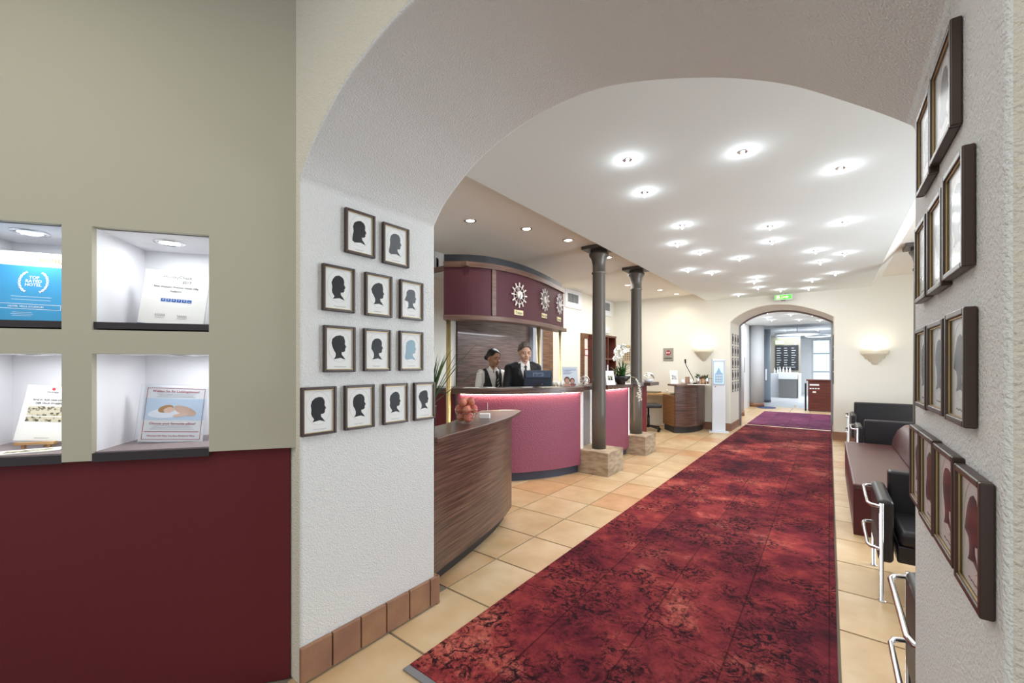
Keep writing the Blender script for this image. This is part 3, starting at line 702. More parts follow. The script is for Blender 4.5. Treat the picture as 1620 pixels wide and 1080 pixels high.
# fruit basket
bp_ = Vector((-2.32, 2.43, zt)); t = thing('wire_basket', 'small footed wire basket holding peaches on the wooden counter', 'basket', bp_)
wire = mat('basket_wire', '#c9b9a8', .3, 1)
b = MB()
for rr, zz in ((.035, .004), (.05, .03), (.068, .055), (.082, .085), (.09, .115)):
    b.tube([bp_+Vector((rr*math.cos(2*PI*i/28), rr*math.sin(2*PI*i/28), zz)) for i in range(29)], .0016, 6)
b.out('wire_ring', wire, t, smooth=True, world=True)
for k in range(8):
    a = k*PI/4; MB().tube([bp_+Vector((r_*math.cos(a), r_*math.sin(a), z_)) for r_, z_ in ((.035, .004), (.05, .03), (.068, .055), (.082, .085), (.092, .118))], .0012, 5).out('wire_stay', wire, t, world=True)
peach = mat('peach_skin', '#d4806a', .5, var=((18, 18, 18), '#edc79a', .36, .52)); peach2 = mat('red_peach', '#b5524c', .45, var=((14, 14, 14), '#dc9070', .42, .68))
spots = [(-.035, -.02, .05), (.035, -.02, .05), (0, .04, .05), (-.045, -.03, .115), (.04, -.035, .112), (.05, .035, .115), (-.035, .045, .115), (0.005, -.045, .172), (.035, .02, .178), (-.035, .02, .17)]
wh = ['lower left in the wire', 'lower right in the wire', 'at the back of the lower layer', 'at the left rim of the basket', 'at the front right rim', 'at the rear right rim', 'at the rear left rim', 'on top in front', 'topmost, red, at the right of the pile', 'on top at the left']
f0 = None
for k, (dx, dy, dz) in enumerate(spots):
    if f0 is None:
        b = MB(); b.ball((0, 0, 0), (.036, .036, .034), 18)
        for v in b.bm.verts:
            rr = math.hypot(v.co.x, v.co.y)
            if v.co.z > .02: v.co.z -= .010*max(0, 1-rr/.02)
            if abs(v.co.x) < .006 and v.co.y > 0: v.co.y *= .95
        f0 = b.out('peach', peach, smooth=True, loc=bp_+Vector((dx, dy, dz))); o = f0
        MB().tube([(0, 0, .022), (.001, .001, .034)], .0015, 5).out('stem', wood_trim, f0)
    else: o = dup(f0, loc=bp_+Vector((dx, dy, dz)))
    o.rotation_euler = (k*.9, k*1.7, k)
    if k in (5, 8, 0): o.data = o.data.copy(); o.data.materials[0] = peach2
    tag(o, 'ripe peach '+wh[k], 'fruit', 'peaches in the wire basket')
cb = Vector((-2.41, 2.76, zt)); t = thing('card_block', 'white block of note cards with an upright holder on the counter', 'note cards', cb, .6)
MB().box(-.045, -.03, 0, .045, .03, .042).out('card_stack', paper, t, bevel=.002)
MB().box(.02, .028, .03, .024, .032, .14).out('holder_stem', chrome, t); MB().box(-.05, -.034, 0, .05, .034, .006).out('tray', acr, t)

# ================================================================== RECEPTION DESK
pc = catmull([(-4.42, 3.72, 0), (-3.85, 3.84, 0), (-3.5, 4.0, 0), (-3.2, 4.25, 0), (-2.95, 4.62, 0), (-2.82, 4.92, 0), (-2.75, 5.17, 0)], 6)
desk = thing('reception_desk', 'curved reception desk with pink textured front and dark wood top', 'desk', (-3.5, 4.6, 0))
i0 = min(range(len(pc)), key=lambda i: abs(pc[i].x+3.83))
left_p = pc[:i0+1]; right_p = pc[i0:]
def band(path, d0, d1): return xy(offset2(path, d0))+xy(offset2(path, d1))[::-1]
MB().prism(band(right_p, 0, .05), .115, 1.13).out('front_panel', pink, desk, world=True)
MB().prism(band(left_p, .03, .08), .115, 1.13).out('side_panel', burg2, desk, world=True)
MB().prism(band([p for p in pc], .05, .12), 0, .115).out('plinth', kick, desk, world=True)
e = pc[i0]; MB().box(e.x-.015, e.y+.0, .115, e.x+.01, e.y+.05, 1.13).out('corner_strip', kick, desk, world=True)
slabp = catmull([(-4.5, 3.63, 0), (-3.88, 3.74, 0), (-3.46, 3.9, 0), (-3.13, 4.18, 0), (-2.87, 4.58, 0), (-2.73, 4.9, 0), (-2.675, 5.13, 0)], 6)
MB().prism(band(slabp, 0, .46)[0:], 1.13, 1.2).out('counter_top', wood, desk, world=True, bevel=.006)
MB().prism([(-2.72, 5.15), (-2.735, 5.68), (-3.1, 5.68), (-3.12, 5.25)], 1.14, 1.198).out('counter_return', wood, desk, world=True, bevel=.006)
MB().prism(band(right_p, .09, .5)[0:], .72, .75).out('inner_worktop', wood_lt, desk, world=True)
MB().prism(band([p for p in right_p][1:-1], -.035, -.005), 1.125, 1.1299).out('led_strip', led, desk, world=True)
MB().box(-2.84, 5.24, .1, -2.77, 5.29, 1.13).out('end_post', white_pl, desk, world=True)
# lit gap panel between the desks
MB().box(-3.02, 5.72, 0, -2.88, 5.78, 1.13).out('gap_panel', white_pl, desk, world=True)
MB().box(-2.735, 5.735, .1, -2.715, 5.755, 1.13).out('led_tube', led2, desk, world=True)
MB().box(-2.83, 5.22, .1, -2.8, 5.235, 1.1).out('led_tube', led2, desk, world=True)
d2 = thing('reception_desk', 'narrow second reception desk with pink front between the two columns', 'desk', (-2.9, 6.3, 0))
q = catmull([(-2.70, 5.8, 0), (-2.66, 6.1, 0), (-2.65, 6.4, 0), (-2.68, 6.74, 0)], 5)
MB().prism(band(q, 0, .05), .115, 1.13).out('front_panel', pink, d2, world=True)
MB().prism(band(q, .05, .11), 0, .115).out('plinth', kick, d2, world=True)
q2 = catmull([(-2.62, 5.78, 0), (-2.58, 6.1, 0), (-2.57, 6.4, 0), (-2.59, 6.72, 0)], 5)
MB().prism(band(q2, 0, .5), 1.13, 1.2).out('counter_top', wood, d2, world=True, bevel=.006)
MB().prism(band(q[1:-1], -.035, -.005), 1.125, 1.1299).out('led_strip', led, d2, world=True)
MB().box(-2.71, 6.75, .1, -2.685, 6.77, 1.13).out('led_tube', led2, d2, world=True)
br = thing('column_bracket', 'grey metal bracket clasping the farther column at desk height', 'bracket', (-2.65, 7.0, 1.14))
b = MB(); b.box(-2.77, 6.73, 1.14, -2.52, 6.9, 1.19); b.lathe([(.1, 1.14), (.125, 1.14), (.125, 1.19), (.1, 1.19)], (-2.65, 7.0, 0), 28)
b.out('metal_ring', alu, br, world=True)
d3 = thing('desk_end', 'short desk end with wooden ledge behind the farther column', 'desk', (-2.75, 7.6, 0))
MB().box(-2.95, 7.32, 0, -2.72, 7.72, 1.13).out('panel', burg2, d3, world=True)
MB().box(-3.0, 7.28, 1.13, -2.5, 7.75, 1.19).out('ledge', wood, d3, world=True, bevel=.005)

# back wall cladding behind the desk
bk = thing('wood_wall_panel', 'dark wood wall panel behind the two receptionists', 'wall panel', (XW0, 5.6, 0))
ya = atx(724, 500, XW0+.04).y; yb = atx(838, 500, XW0+.04).y; yc = atx(855, 500, XW0+.04).y; yd = atx(875, 500, XW0+.04).y
MB().box(XW0, ya, 0, XW0+.04, yb, 3.1).out('cladding', mat('cladding_wood', '#3c2a29', .35, var=((2.6, 2.6, 90), '#75605c', .36, .68), coat=.35), bk, world=True)
bk2 = thing('brown_wall_panel', 'narrow brown wood wall panel right of the brass post', 'wall panel', (XW0, yc, 0))
MB().box(XW0, yc, 0, XW0+.04, yd, 3.1).out('cladding', wood_side, bk2, world=True)
pil = tag(MB().box(XW0, yb, 0, XW0+.12, yc-.05, 3.1).out('grey_pilaster', mat('pilaster_paint', '#a9aeb8', .5)), 'grey pilaster between the dark and the brown wall panels', 'pilaster')  # plain grey upright between the dark and brown panels

# canopy
cz0, cz1 = 2.08, 2.72
cp = catmull([(-3.79, 3.56, 0), (-3.52, 3.80, 0), (-3.36, 4.12, 0), (-3.30, 4.6, 0), (-3.34, 5.1, 0), (-3.44, 5.65, 0), (-3.56, 6.2, 0)], 8)
ends = [(-4.59, 6.5), (-4.59, 4.25)]
def cprism(off, wd_, z0, z1, name, m, par, bev=0):
    pts = xy(offset2(cp, off))+xy(offset2(cp, off+wd_))[::-1]
    return MB().prism(pts, z0, z1).out(name, m, par, world=True, bevel=bev)
can = thing('reception_canopy', 'curved burgundy canopy with wooden mouldings above the reception desk', 'canopy', (-3.5, 5, 2.05))
cprism(.06, .06, cz0+.03, cz1, 'fascia', burg, can)
cprism(.0, .2, cz0-.02, cz0+.04, 'lower_moulding', wood_trim, can, .006)
cprism(.03, .2, cz1, cz1+.07, 'upper_moulding', wood_trim, can, .006)
cprism(.09, .12, cz1+.07, cz1+.17, 'dark_cap', mat('slate_cap', '#2c3038', .5), can)
for (ya_, yb_) in ((3.72, 3.78), (5.9, 5.96)): MB().box(XW0, ya_, cz1+.005, -3.55 if ya_ < 5 else -3.62, yb_, cz1+.06).out('wall_bracket', wood_trim, can, world=True)
def hit(u, off=0.06):
    path = offset2(cp, off); d = ray(u, 577); best = None
    for a, c in zip(path, path[1:]):
        e_ = c-a; den = d.x*e_.y-d.y*e_.x
        if abs(den) < 1e-9: continue
        t_ = (a.x*e_.y-a.y*e_.x)/den; s_ = (a.x*d.y-a.y*d.x)/den
        if -1e-6 <= s_ <= 1.000001 and t_ > 0 and (best is None or t_ < best[0]): best = (t_, Vector((d.x*t_, d.y*t_, 0)), Vector((e_.y, -e_.x, 0)).normalized())
    return best
t_, p, n = hit(781)
X = facing((p.x, p.y, 0), n)
X = facing((p.x, p.y, (cz0+cz1)/2+.02), n)
MB().box(-.03, -(cz1-cz0)/2+.03, -.02, .03, (cz1-cz0)/2-.02, .014, X).out('divider', wood_trim, can, world=True)
whitem = mat('clock_white', '#e9e6e2', .4)
def clock(u, v, r, city, vp, hands, lab):
    t_, p, n = hit(u); z = CAMZ+t_*(V0-v)/F; X = facing((p.x, p.y, z), n) @ Matrix.Translation((0, 0, .012))
    t = thing('sunburst_clock', lab, 'clock', (p.x, p.y, z), group='world clocks on the canopy')
    MB().lathe([(.33*r, 0), (.33*r, .02), (.3*r, .026)], (0, 0, 0), 32, X).out('dial', whitem, t, world=True)
    MB().tube([X @ Vector((.7*r*math.cos(2*PI*i/40), .7*r*math.sin(2*PI*i/40), .006)) for i in range(41)], .0045, 6).out('ring', whitem, t, world=True)
    b0 = None
    for k in range(12):
        Y = X @ Matrix.Rotation(k*PI/6, 4, 'Z'); b = MB(); b.box(-.0025, .33*r, 0, .0025, .66*r, .004, Y); b.box(-.0085, .64*r, 0, .0085, r, .012, Y); b.out('ray', whitem, t, world=True)
    for a, L_, w_ in ((hands[0], .45, .006), (hands[1], .8, .0045)):
        Y = X @ Matrix.Rotation(-a, 4, 'Z'); MB().box(-w_, -.05*r, .027, w_, L_*r*.9, .031, Y).out('hand', ink2 if L_ < .5 else whitem, t, world=True)
    pv = CAMZ+t_*(V0-vp)/F; X2 = facing((p.x, p.y, pv), n)
    s = thing('city_plate', 'brass name plate reading %s under its clock' % city, 'sign', (p.x, p.y, pv))
    MB().box(-.095, -.034, -.012, .095, .034, .012, X2).out('plate', mat('cream_brass', '#e6dcb0', .4, .1), s, world=True)
    text(city, .055 if len(city) < 8 else .044, ink, s, X2 @ Matrix.Translation((0, -.004, .0125)), bold=.0006)
clock(820, 467, .17, 'Tokyo', 494.5, (3.5, 5.7), 'white sunburst clock above the Tokyo plate')
clock(860.5, 474.5, .17, 'New York', 499.5, (0.5, 3.1), 'white sunburst clock above the New York plate')
clock(883.5, 481, .17, 'London', 505, (5.9, 3.0), 'white sunburst clock above the London plate')
for k, (u, off, lb) in enumerate(((709.5, .13, 'brass post left of the receptionists'), (852, .14, 'thick brass post beside the brown panel'), (886, .10, 'thin brass post at the right end of the canopy'))):
    t_, p, n = hit(u, off) or (6, att(u, 577, 6), None)
    rr = .03 if k != 2 else .022
    MBo = MB().lathe([(rr+.015, .0), (rr+.015, .02), (rr, .022), (rr, cz0-.02)], (p.x, p.y, 0), 20).out('brass_post', brass, smooth=True)
    tag(MBo, lb, 'post', 'brass posts carrying the canopy')
    if k == 0: LP = p

# wall things on the left wall
def vent(y0, y1, z0, z1, gy0, gy1, label):
    t = thing('wall_vent', label, 'vent', (XW0, y0, z0), group='white vent boxes high on the left wall')
    b = MB(); b.box(XW0, y0, z0, XW0+.03, y1, z1); b.out('cover', white_pl, t, world=True, bevel=.01)
    b = MB(); zc_ = z0+(z1-z0)*.5
    MB().box(XW0+.028, gy0, zc_-.09, XW0+.033, gy1, zc_+.1).out('grille', mat('vent_grey', '#5c6064', .5), t, world=True)
    n = 9
    for i in range(n):
        yy = gy0+(gy1-gy0)*i/n; MB().box(XW0+.03, yy, zc_-.08, XW0+.04, yy+.015, zc_+.09).out('slat', mat('vent_light', '#9ca0a2', .5), t, world=True)
Yw = lambda u: atx(u, 500, XW0).y
Zw = lambda u, v: atx(u, v, XW0).z
vent(Yw(893), Yw(919), Zw(905, 488), Zw(905, 457), Yw(896.5), Yw(913), 'white ventilation box with grey grille right of the canopy')
vent(Yw(952), Yw(966), Zw(960, 500), Zw(960, 472), Yw(956), Yw(963), 'smaller-looking ventilation box right behind the nearer column')
vent(Yw(687), Yw(698), Zw(692, 440), Zw(692, 400), Yw(687.5), Yw(690), 'white wall box between the left pier and the canopy')
tag(MB().box(XW0, Yw(957.5), Zw(958, 527), XW0+.05, Yw(962.5), Zw(958, 516)).out('wall_speaker', white_pl, bevel=.008), 'small grey box on the left wall above the brown shelf', 'speaker')
dr2 = thing('door_2', None, None, (XW0, Yw(918), 0)); struct(dr2)
y0, y1 = Yw(918), Yw(942); zt_ = 2.24
b = MB(); b.box(XW0, y0, 0, XW0+.05, y0+.12, zt_); b.box(XW0, y1-.12, 0, XW0+.05, y1, zt_); b.box(XW0, y0+.12, zt_-.12, XW0+.05, y1-.12, zt_); b.out('door_frame', wood_side, dr2, world=True)
MB().box(XW0+.005, y0+.12, 0, XW0+.03, y1-.12, zt_-.12).out('door_leaf', plaster_fine, dr2, world=True)
sy = Yw(926); zz = Zw(926, 558)
s_ = thing('door_notice', 'small red-bordered notice on the cream door', 'sign', (XW0+.04, sy, zz))
MB().box(XW0+.03, sy-.1, zz-.07, XW0+.034, sy+.16, zz+.09).out('border', inkred, s_, world=True); MB().box(XW0+.033, sy-.08, zz-.05, XW0+.036, sy+.14, zz+.07).out('face', paper, s_, world=True)
# tall brown shelf
shx, shy0, shy1 = XW0, 8.95, 9.93
t = thing('leaflet_shelf', 'tall brown wooden shelf with white leaflets behind the columns', 'shelf', (XW0, 9.6, 0))
zt_ = 2.22
b = MB()
for yy in (shy0, (shy0+shy1)/2, shy1-.04): b.box(XW0, yy, 0, XW0+.32, yy+.04, zt_)
b.out('upright', wood_red, t, world=True)
for zz in (.1, .6, 1.1, 1.62, zt_-.05): MB().box(XW0, shy0-.003, zz, XW0+.33, shy1+.003, zz+.045).out('shelf_board', wood_red, t, world=True)
MB().box(XW0, shy0, 0, XW0+.02, shy1, zt_).out('back_board', wood_red, t, world=True)
for i in range(4):
    yy = shy0+.12+i*.27; X = Matrix.Translation((XW0+.14, yy, 1.668)) @ Matrix.Rotation(-.25, 4, 'Y')
    tag(MB().box(0, 0, 0, .012, .16, .34, X).out('brochure', [paper, mat('brochure_red', '#9c4a40', .6), paper, wood_trim][i]), ['white', 'reddish', 'pale', 'brown'][i]+' brochure standing on the brown shelf', 'brochure', 'brochures on the brown shelf')
# key board on far wall
p0 = aty(985.5, 546, YF-.03); p1 = aty(1001, 575, YF-.03)
t = thing('key_board', 'cream key board with rows of dark slots on the far wall', 'board', ((p0.x+p1.x)/2, YF, p1.z))
MB().box(p0.x, YF-.04, p1.z, p1.x, YF, p0.z).out('board', mat('key_cream', '#d9c8a6', .6), t, world=True)
for i in range(7):
    for j in range(4):
        xx = p0.x+.06+j*.055; zz = p1.z+.09+i*.045
        MB().box(xx, YF-.046, zz, xx+.035, YF-.038, zz+.02).out('slot', wood_trim, t, world=True)
text('In', .06, ink, t, facing(((p0.x+p1.x)/2+.05, YF-.041, p0.z-.05), (0, -1, 0)))

# ---- things on the desk tops
def onu(u, t_, z): d = ray(u, 577); return Vector((d.x*t_, d.y*t_, z))
def sheet(u, t_, w_, h_, rot, m, label, name='paper_sheet', cat='paper', z=1.2, th=.003):
    p = onu(u, t_, z); o = MB().box(-w_/2, -h_/2, 0, w_/2, h_/2, th).out(name, m); o.location = p; o.rotation_euler = (0, 0, rot); return tag(o, label, cat)
sheet(752, 5.47, .3, .14, .5, paper, 'long white form lying on the desk in front of the woman')
sheet(771, 5.50, .22, .16, .9, paper, 'white sheet on the desk under the woman\'s arms')
sheet(812, 5.52, .22, .12, .8, mat('grey_folder', '#8a8a86', .5), 'grey folder on the desk in front of the man', 'folder', 'folder')
sheet(834, 5.56, .14, .1, .9, paper, 'small white note beside the grey folder')
sheet(869, 5.60, .3, .14, 1.1, mat('cream_sheet', '#e4dfc8', .7), 'cream sheets on the desk right of the monitor')
# monitor
mp = onu(851, 5.8, 0); t = thing('monitor', 'black computer monitor seen from behind on the reception desk', 'monitor', (mp.x, mp.y, .75), TH+.06)
b = MB(); b.box(-.2, -.012, .37, .2, .018, .675); b.out('screen_housing', navy_pl, t, bevel=.012)
MB().box(-.188, .018, .385, .188, .021, .66).out('screen', mat('screen_grey', '#5a6470', .3, emit=('#8fa4b8', .3)), t)
b = MB(); b.prism([(-.17, .57), (.17, .57), (.19, .665), (-.19, .665)], .0, .02, Matrix(((1, 0, 0, 0), (0, 0, -1, -.008), (0, 1, 0, 0), (0, 0, 0, 1)))); b.out('rear_cover', mat('rear_cover_grey', '#39455a', .35), t, bevel=.006)
MB().box(-.035, -.02, .1, .035, .0, .5).out('stand', black_pl, t); MB().lathe([(.12, 0), (.12, .015), (.05, .02), (.03, .1)], (0, 0, 0), 24).out('foot', black_pl, t, smooth=True)
X = PM[t.name] @ facing((0, -.0295, .617), (0, -1, 0))
MB().box(-.075, -.028, 0, .075, .028, .002, X).out('badge', mat('badge_grey', '#66768e', .4), t, world=True)
text('acer', .07, mat('badge_ink', '#1b2636', .5), t, X @ Matrix.Translation((0, 0, .0025)), bold=.001)
for sx in (-.035, .06): MB().ball((sx, -.0125, .48), .006, 8).out('screw', chrome, t)
kb_ = onu(842, 6.0, .75); t = thing('keyboard', 'black keyboard behind the monitor on the inner worktop', 'keyboard', kb_, TH)
MB().box(-.2, -.07, 0, .2, .07, .018).out('case', black_pl, t, bevel=.004)
# small white items
for k, (u, tt, h_) in enumerate(((876.5, 5.86, .07), (883, 5.83, .06), (889, 5.9, .075), (912, 5.95, .04))):
    p = onu(u, tt, 1.2)
    if k == 3:
        t = thing('card_holder', 'small cream card holder by the family leaflet', 'card holder', p, TH+.3); MB().box(-.07, -.02, 0, .07, .02, .03).out('base', mat('cream_sheet', '#e4dfc8'), t); MB().box(-.065, -.012, .03, .065, .012, .045).out('cards', paper, t)
    else:
        t = thing('white_cup', ['first', 'second', 'third'][k]+' small white cup right of the monitor', 'cup', p, group='white cups beside the monitor')
        MB().lathe([(.02, 0), (.032, h_), (.029, h_), (.018, .008)], (0, 0, 0), 16).out('bowl', petal, t, smooth=True); MB().tube([(.028, 0, h_*.8), (.05, 0, h_*.7), (.048, 0, h_*.35), (.024, 0, h_*.3)], .004, 6).out('handle', petal, t, smooth=True)
p = onu(902.5, 5.9, 1.2); t = thing('family_leaflet_stand', 'acrylic stand with a leaflet showing two children and blue text', 'leaflet stand', p, TH+.12)
X = PM[t.name] @ facing((0, 0, 0), Vector((0, -1, .18)))
MB().box(-.11, 0, -.004, .11, .275, 0, X).out('sheet', mat('leaflet_blue_white', '#eef1f4', .6), t, world=True)
MB().box(-.112, 0, .0015, .112, .28, .003, X).out('acrylic_cover', acr, t, world=True)
b = MB(); 
for i in range(6): b.box(-.095, .17+i*.011, .0003, .0+.02*(i % 3), .174+i*.011, .0008, X)
b.box(-.1, .24, .0003, .09, .245, .0008, X); b.box(-.06, .225, .0003, .09, .23, .0008, X)
b.out('blue_print', mat('text_blue', '#8194b8', .7), t, world=True)
for cx, cy, rx, ry, mm_, z_ in ((-.045, .085, .042, .05, 'h', .0006), (-.045, .075, .03, .036, 's', .001), (.03, .075, .034, .042, 'h', .0006), (.03, .068, .024, .03, 's', .001), (-.05, .018, .05, .028, 's', .0006), (.035, .02, .05, .02, 'r', .0006)):
    m_ = {'h': mat('printed_brown_hair', '#6a4632', .7), 's': mat('printed_skin2', '#d6a388', .7), 'r': mat('printed_red', '#a4645a', .7)}[mm_]
    MB().lathe([(1, 0), (1, .0004)], (0, 0, 0), 20, X @ Matrix.Translation((cx, cy, z_)) @ Matrix.Diagonal((rx, ry, 1, 1))).out('printed_shape', m_, t, world=True)
# glass wire sphere
p = onu(925, 5.92, 1.2); t = thing('silver_sphere', 'openwork silver globe on the desk by the nearer column', 'ornament', p)
for k in range(14):
    a, e_ = rnd.uniform(0, PI), rnd.uniform(0, PI); R_ = Matrix.Rotation(a, 3, 'Z') @ Matrix.Rotation(e_, 3, 'X')
    MB().tube([Vector((0, 0, .078))+R_ @ Vector((.068*math.cos(2*PI*i/20), .068*math.sin(2*PI*i/20), rnd.uniform(-.004, .004))) for i in range(21)], .0035, 6).out('hoop', chrome, t, smooth=True)
MB().lathe([(.03, 0), (.035, .012), (.02, .014)], (0, 0, 0), 16).out('base', chrome, t)
# desk 2 calendar, orchid, card
p = onu(963, 6.28, 1.2); t = thing('tent_card', 'white tent card with a dark picture of figures on the second desk', 'tent card', p, TH+.35)
b = MB(); b.prism([(-.07, 0), (.07, 0), (.01, .21), (-.01, .21)], -.075, .075, Matrix(((0, 0, 1, 0), (1, 0, 0, 0), (0, 1, 0, 0), (0, 0, 0, 1)))); b.out('card', white_pl, t)
X = PM[t.name] @ facing((0, -.066, .012), Vector((0, -1, .286)))
MB().box(-.045, .06, .0008, .045, .13, .0015, X).out('picture', sep, t, world=True); 
for s_ in (-.02, .018): MB().prism([(s_-.015, .06), (s_+.015, .06), (s_+.004, .13), (s_-.004, .13)], .0015, .0025, X).out('figure', ink, t, world=True)
MB().lathe([(.01, 0), (.01, .09), (.005, .1)], (-.0, .03, .2), 10).out('pen', white_pl, t)
p = onu(983.5, 6.5, 1.2); t = thing('orchid_bowl', 'white orchid with green leaves in a dark bowl on the second desk', 'plant', p)
MB().lathe([(.07, 0), (.11, .06), (.15, .13), (.14, .13), (.1, .07)], (0, 0, 0), 28).out('bowl', mat('dark_bowl', '#241d20', .35), t, smooth=True)
MB().lathe([(.138, .1), (.12, .118), (.01, .125)], (0, 0, 0), 20).out('soil', mat('soil', '#2c2018', .9), t)
rr = random.Random(5)
for k in range(34):
    b = MB(); leaf(b, Vector((rr.uniform(-.06, .06), rr.uniform(-.06, .06), .12)), rr.uniform(0, 6.28), rr.uniform(.16, .34), rr.uniform(.01, .022), rr.uniform(.5, 1.3), rr.uniform(.1, .5), 6); b.out('leaf', green, t, smooth=True)
stem = catmull([(-.02, 0, .12), (-.03, .0, .35), (-.04, .0, .52), (.02, .0, .60), (.1, -.0, .56)], 6); R3 = Matrix.Rotation(TH, 3, 'Z')
stem = [R3 @ Vector(q) for q in stem]
MB().tube(stem, .004, 6).out('stem', green_d, t, smooth=True)
stem2 = [R3 @ Vector(q) for q in catmull([(.02, .02, .12), (.04, .02, .4), (.02, .03, .56), (-.06, .02, .55)], 6)]
MB().tube(stem2, .004, 6).out('stem', green_d, t, smooth=True)
def flower(b, c, r_, nrm):
    X = facing(c, nrm)
    for k in range(5):
        Y = X @ Matrix.Rotation(k*2*PI/5+.3, 4, 'Z') @ Matrix.Translation((0, r_*.55, 0)) @ Matrix.Rotation(.25, 4, 'X'); b.ball((0, 0, 0), (r_*.42, r_*.55, r_*.12), 10, None) if False else b.lathe([(.001, -.1), (.6, -.05), (1, .0), (.6, .1), (.001, .12)], (0, 0, 0), 10, Y @ Matrix.Diagonal((r_*.42, r_*.55, r_*.5, 1)))
    b.lathe([(.3, -.2), (.3, .6), (.05, .7)], (0, 0, 0), 8, X @ Matrix.Diagonal((r_*.4, r_*.4, r_*.5, 1)))
for k in range(13):
    if k < 9: q = R3 @ Vector((-.1+.045*(k % 5)+rr.uniform(-.01, .01), rr.uniform(-.05, .03), .47+.055*(k//3)+rr.uniform(-.02, .02)))
    else: q = R3 @ Vector((-.12+.03*(k-9), -.02, .42+rr.uniform(-.03, .03)))
    b = MB(); flower(b, q, .042, R3 @ Vector((rr.uniform(-.5, .5), -1, rr.uniform(-.2, .3)))); b.out('blossom', petal, t, smooth=True)
for k in range(3):
    q = catmull([(.08+.03*k, -.06, .12), (.17+.02*k, -.14, .1-.02*k), (.22+.01*k, -.2, -.06-.05*k), (.18+.02*k, -.22, -.16-.04*k)], 5); q = [R3 @ Vector(v) for v in q]
    MB().tube(q, .0022, 5).out('trailing_sprig', mat('pale_sprig', '#c2c490', .6), t, smooth=True)
    b = MB()
    for v in q[6:]: 
        for _ in range(3): b.ball(v+Vector((rr.uniform(-.02, .02), rr.uniform(-.02, .02), rr.uniform(-.02, .02))), .006, 6)
    b.out('tiny_blossoms', petal, t)['kind'] = 'stuff'
sheet(993, 6.42, .0, .0, 0, paper, 'x') if False else None
p = onu(993.5, 6.42, 1.2); t = thing('picture_card', 'small upright picture card right of the orchid bowl', 'card', p, TH+.2)
MB().box(-.045, -.003, 0, .045, .003, .14).out('card', paper, t); MB().box(-.035, -.005, .02, .035, -.003, .11).out('picture', sep, t); MB().box(-.04, .003, 0, .04, .05, .003).out('foot', paper, t)
p = Vector((-2.62, 7.52, 1.19)); t = thing('white_bouquet', 'round white flower bouquet in a bowl on the wooden ledge', 'flowers', p)
MB().lathe([(.06, 0), (.09, .05), (.085, .05)], (0, 0, 0), 20).out('bowl', white_pl, t, smooth=True)
for k in range(26):
    a = rr.uniform(0, 6.28); el = rr.uniform(.1, 1.5); q = Vector((.1*math.cos(a)*math.cos(el), .1*math.sin(a)*math.cos(el), .07+.1*math.sin(el))); b = MB(); flower(b, q, .035, q-Vector((0, 0, .05))); b.out('blossom', petal, t, smooth=True)

# ================================================================== OFFICE CORNER, INFO DESK, KIOSK
inf = thing('info_desk', 'curved walnut info desk with black plinth by the far wall', 'desk', (-2.7, 10, 0))
pf = catmull([(-2.66, 9.36, 0), (-2.45, 9.56, 0), (-2.32, 9.85, 0), (-2.27, 10.2, 0), (-2.28, 10.45, 0)], 6)
MB().prism(band(pf, .03, .07), .14, 1.03).out('front_panel', wood, inf, world=True)
MB().prism([(-3.1, 9.88), (-2.70, 9.40), (-2.66, 9.44), (-3.07, 9.92)], .14, .82).out('side_panel', mat('orange_walnut', '#744c2c', .45, var=((3, 3, 60), '#946a42', .35, .7)), inf, world=True)
MB().prism(xy(offset2(pf, .08))+[(-2.9, 10.45), (-3.07, 9.9)], 0, .14).out('plinth', kick_w, inf, world=True)
MB().prism(band(pf, -.03, .4)[0:], 1.03, 1.07).out('counter_top', wood_trim, inf, world=True, bevel=.005)
lw = thing('office_worktop', 'light wood worktop running along the far wall', 'desk', (-3.8, 10.3, 0))
MB().box(-4.5, 9.95, .78, -2.95, 10.48, .82).out('top', wood_lt, lw, world=True, bevel=.004)
for xx in (-4.45, -3.1): MB().box(xx, 10.0, 0, xx+.05, 10.45, .78).out('leg', wood_lt, lw, world=True)
t = thing('telephone', 'light grey desk telephone on the worktop', 'telephone', (-3.0, 10.1, .82), .4)
MB().box(-.1, -.09, 0, .1, .09, .04).out('base', mat('cream_sheet', '#e4dfc8'), t, bevel=.008); MB().tube([(-.07, -.08, .06), (-.07, 0, .08), (-.07, .08, .06)], .018, 8).out('handset', paper, t, smooth=True)
tag(MB().box(-3.9, 10.05, .82, -3.3, 10.4, .845).out('writing_pad', mat('pad_olive', '#77705c', .8)), 'dark flat writing pad on the light worktop', 'pad')
# office chair
oc = thing('office_chair', 'black swivel office chair with burgundy backrest behind the farther column', 'chair', (-3.28, 9.42, 0), 2.15)
MB().box(-.24, -.24, .54, .24, .24, .62).out('seat', leather, oc, bevel=.03, seg=3)
MB().box(-.22, .22, .58, .22, .29, 1.14).out('backrest', burg2, oc, bevel=.03, seg=3)
MB().tube([(0, .1, .52), (0, .3, .55), (0, .3, .8)], .022, 8).out('back_arm', black_pl, oc)
MB().lathe([(.028, .08), (.028, .36), (.02, .36), (.02, .55)], (0, 0, 0), 14).out('gas_column', black_pl, oc, smooth=True)
for k in range(5):
    a = k*2*PI/5; d_ = Vector((math.cos(a), math.sin(a), 0)); lg = MB().tube([Vector((0, 0, .12)), d_*.28+Vector((0, 0, .075))], .02, 8).out('leg', black_pl, oc)
    MB().lathe([(.028, -.02), (.028, .02)], (0, 0, 0), 12, Matrix.Translation(d_*.28+Vector((0, 0, .029))) @ Matrix.Rotation(a, 4, 'Z') @ Matrix.Rotation(PI/2, 4, 'X')).out('castor', black_pl, lg)
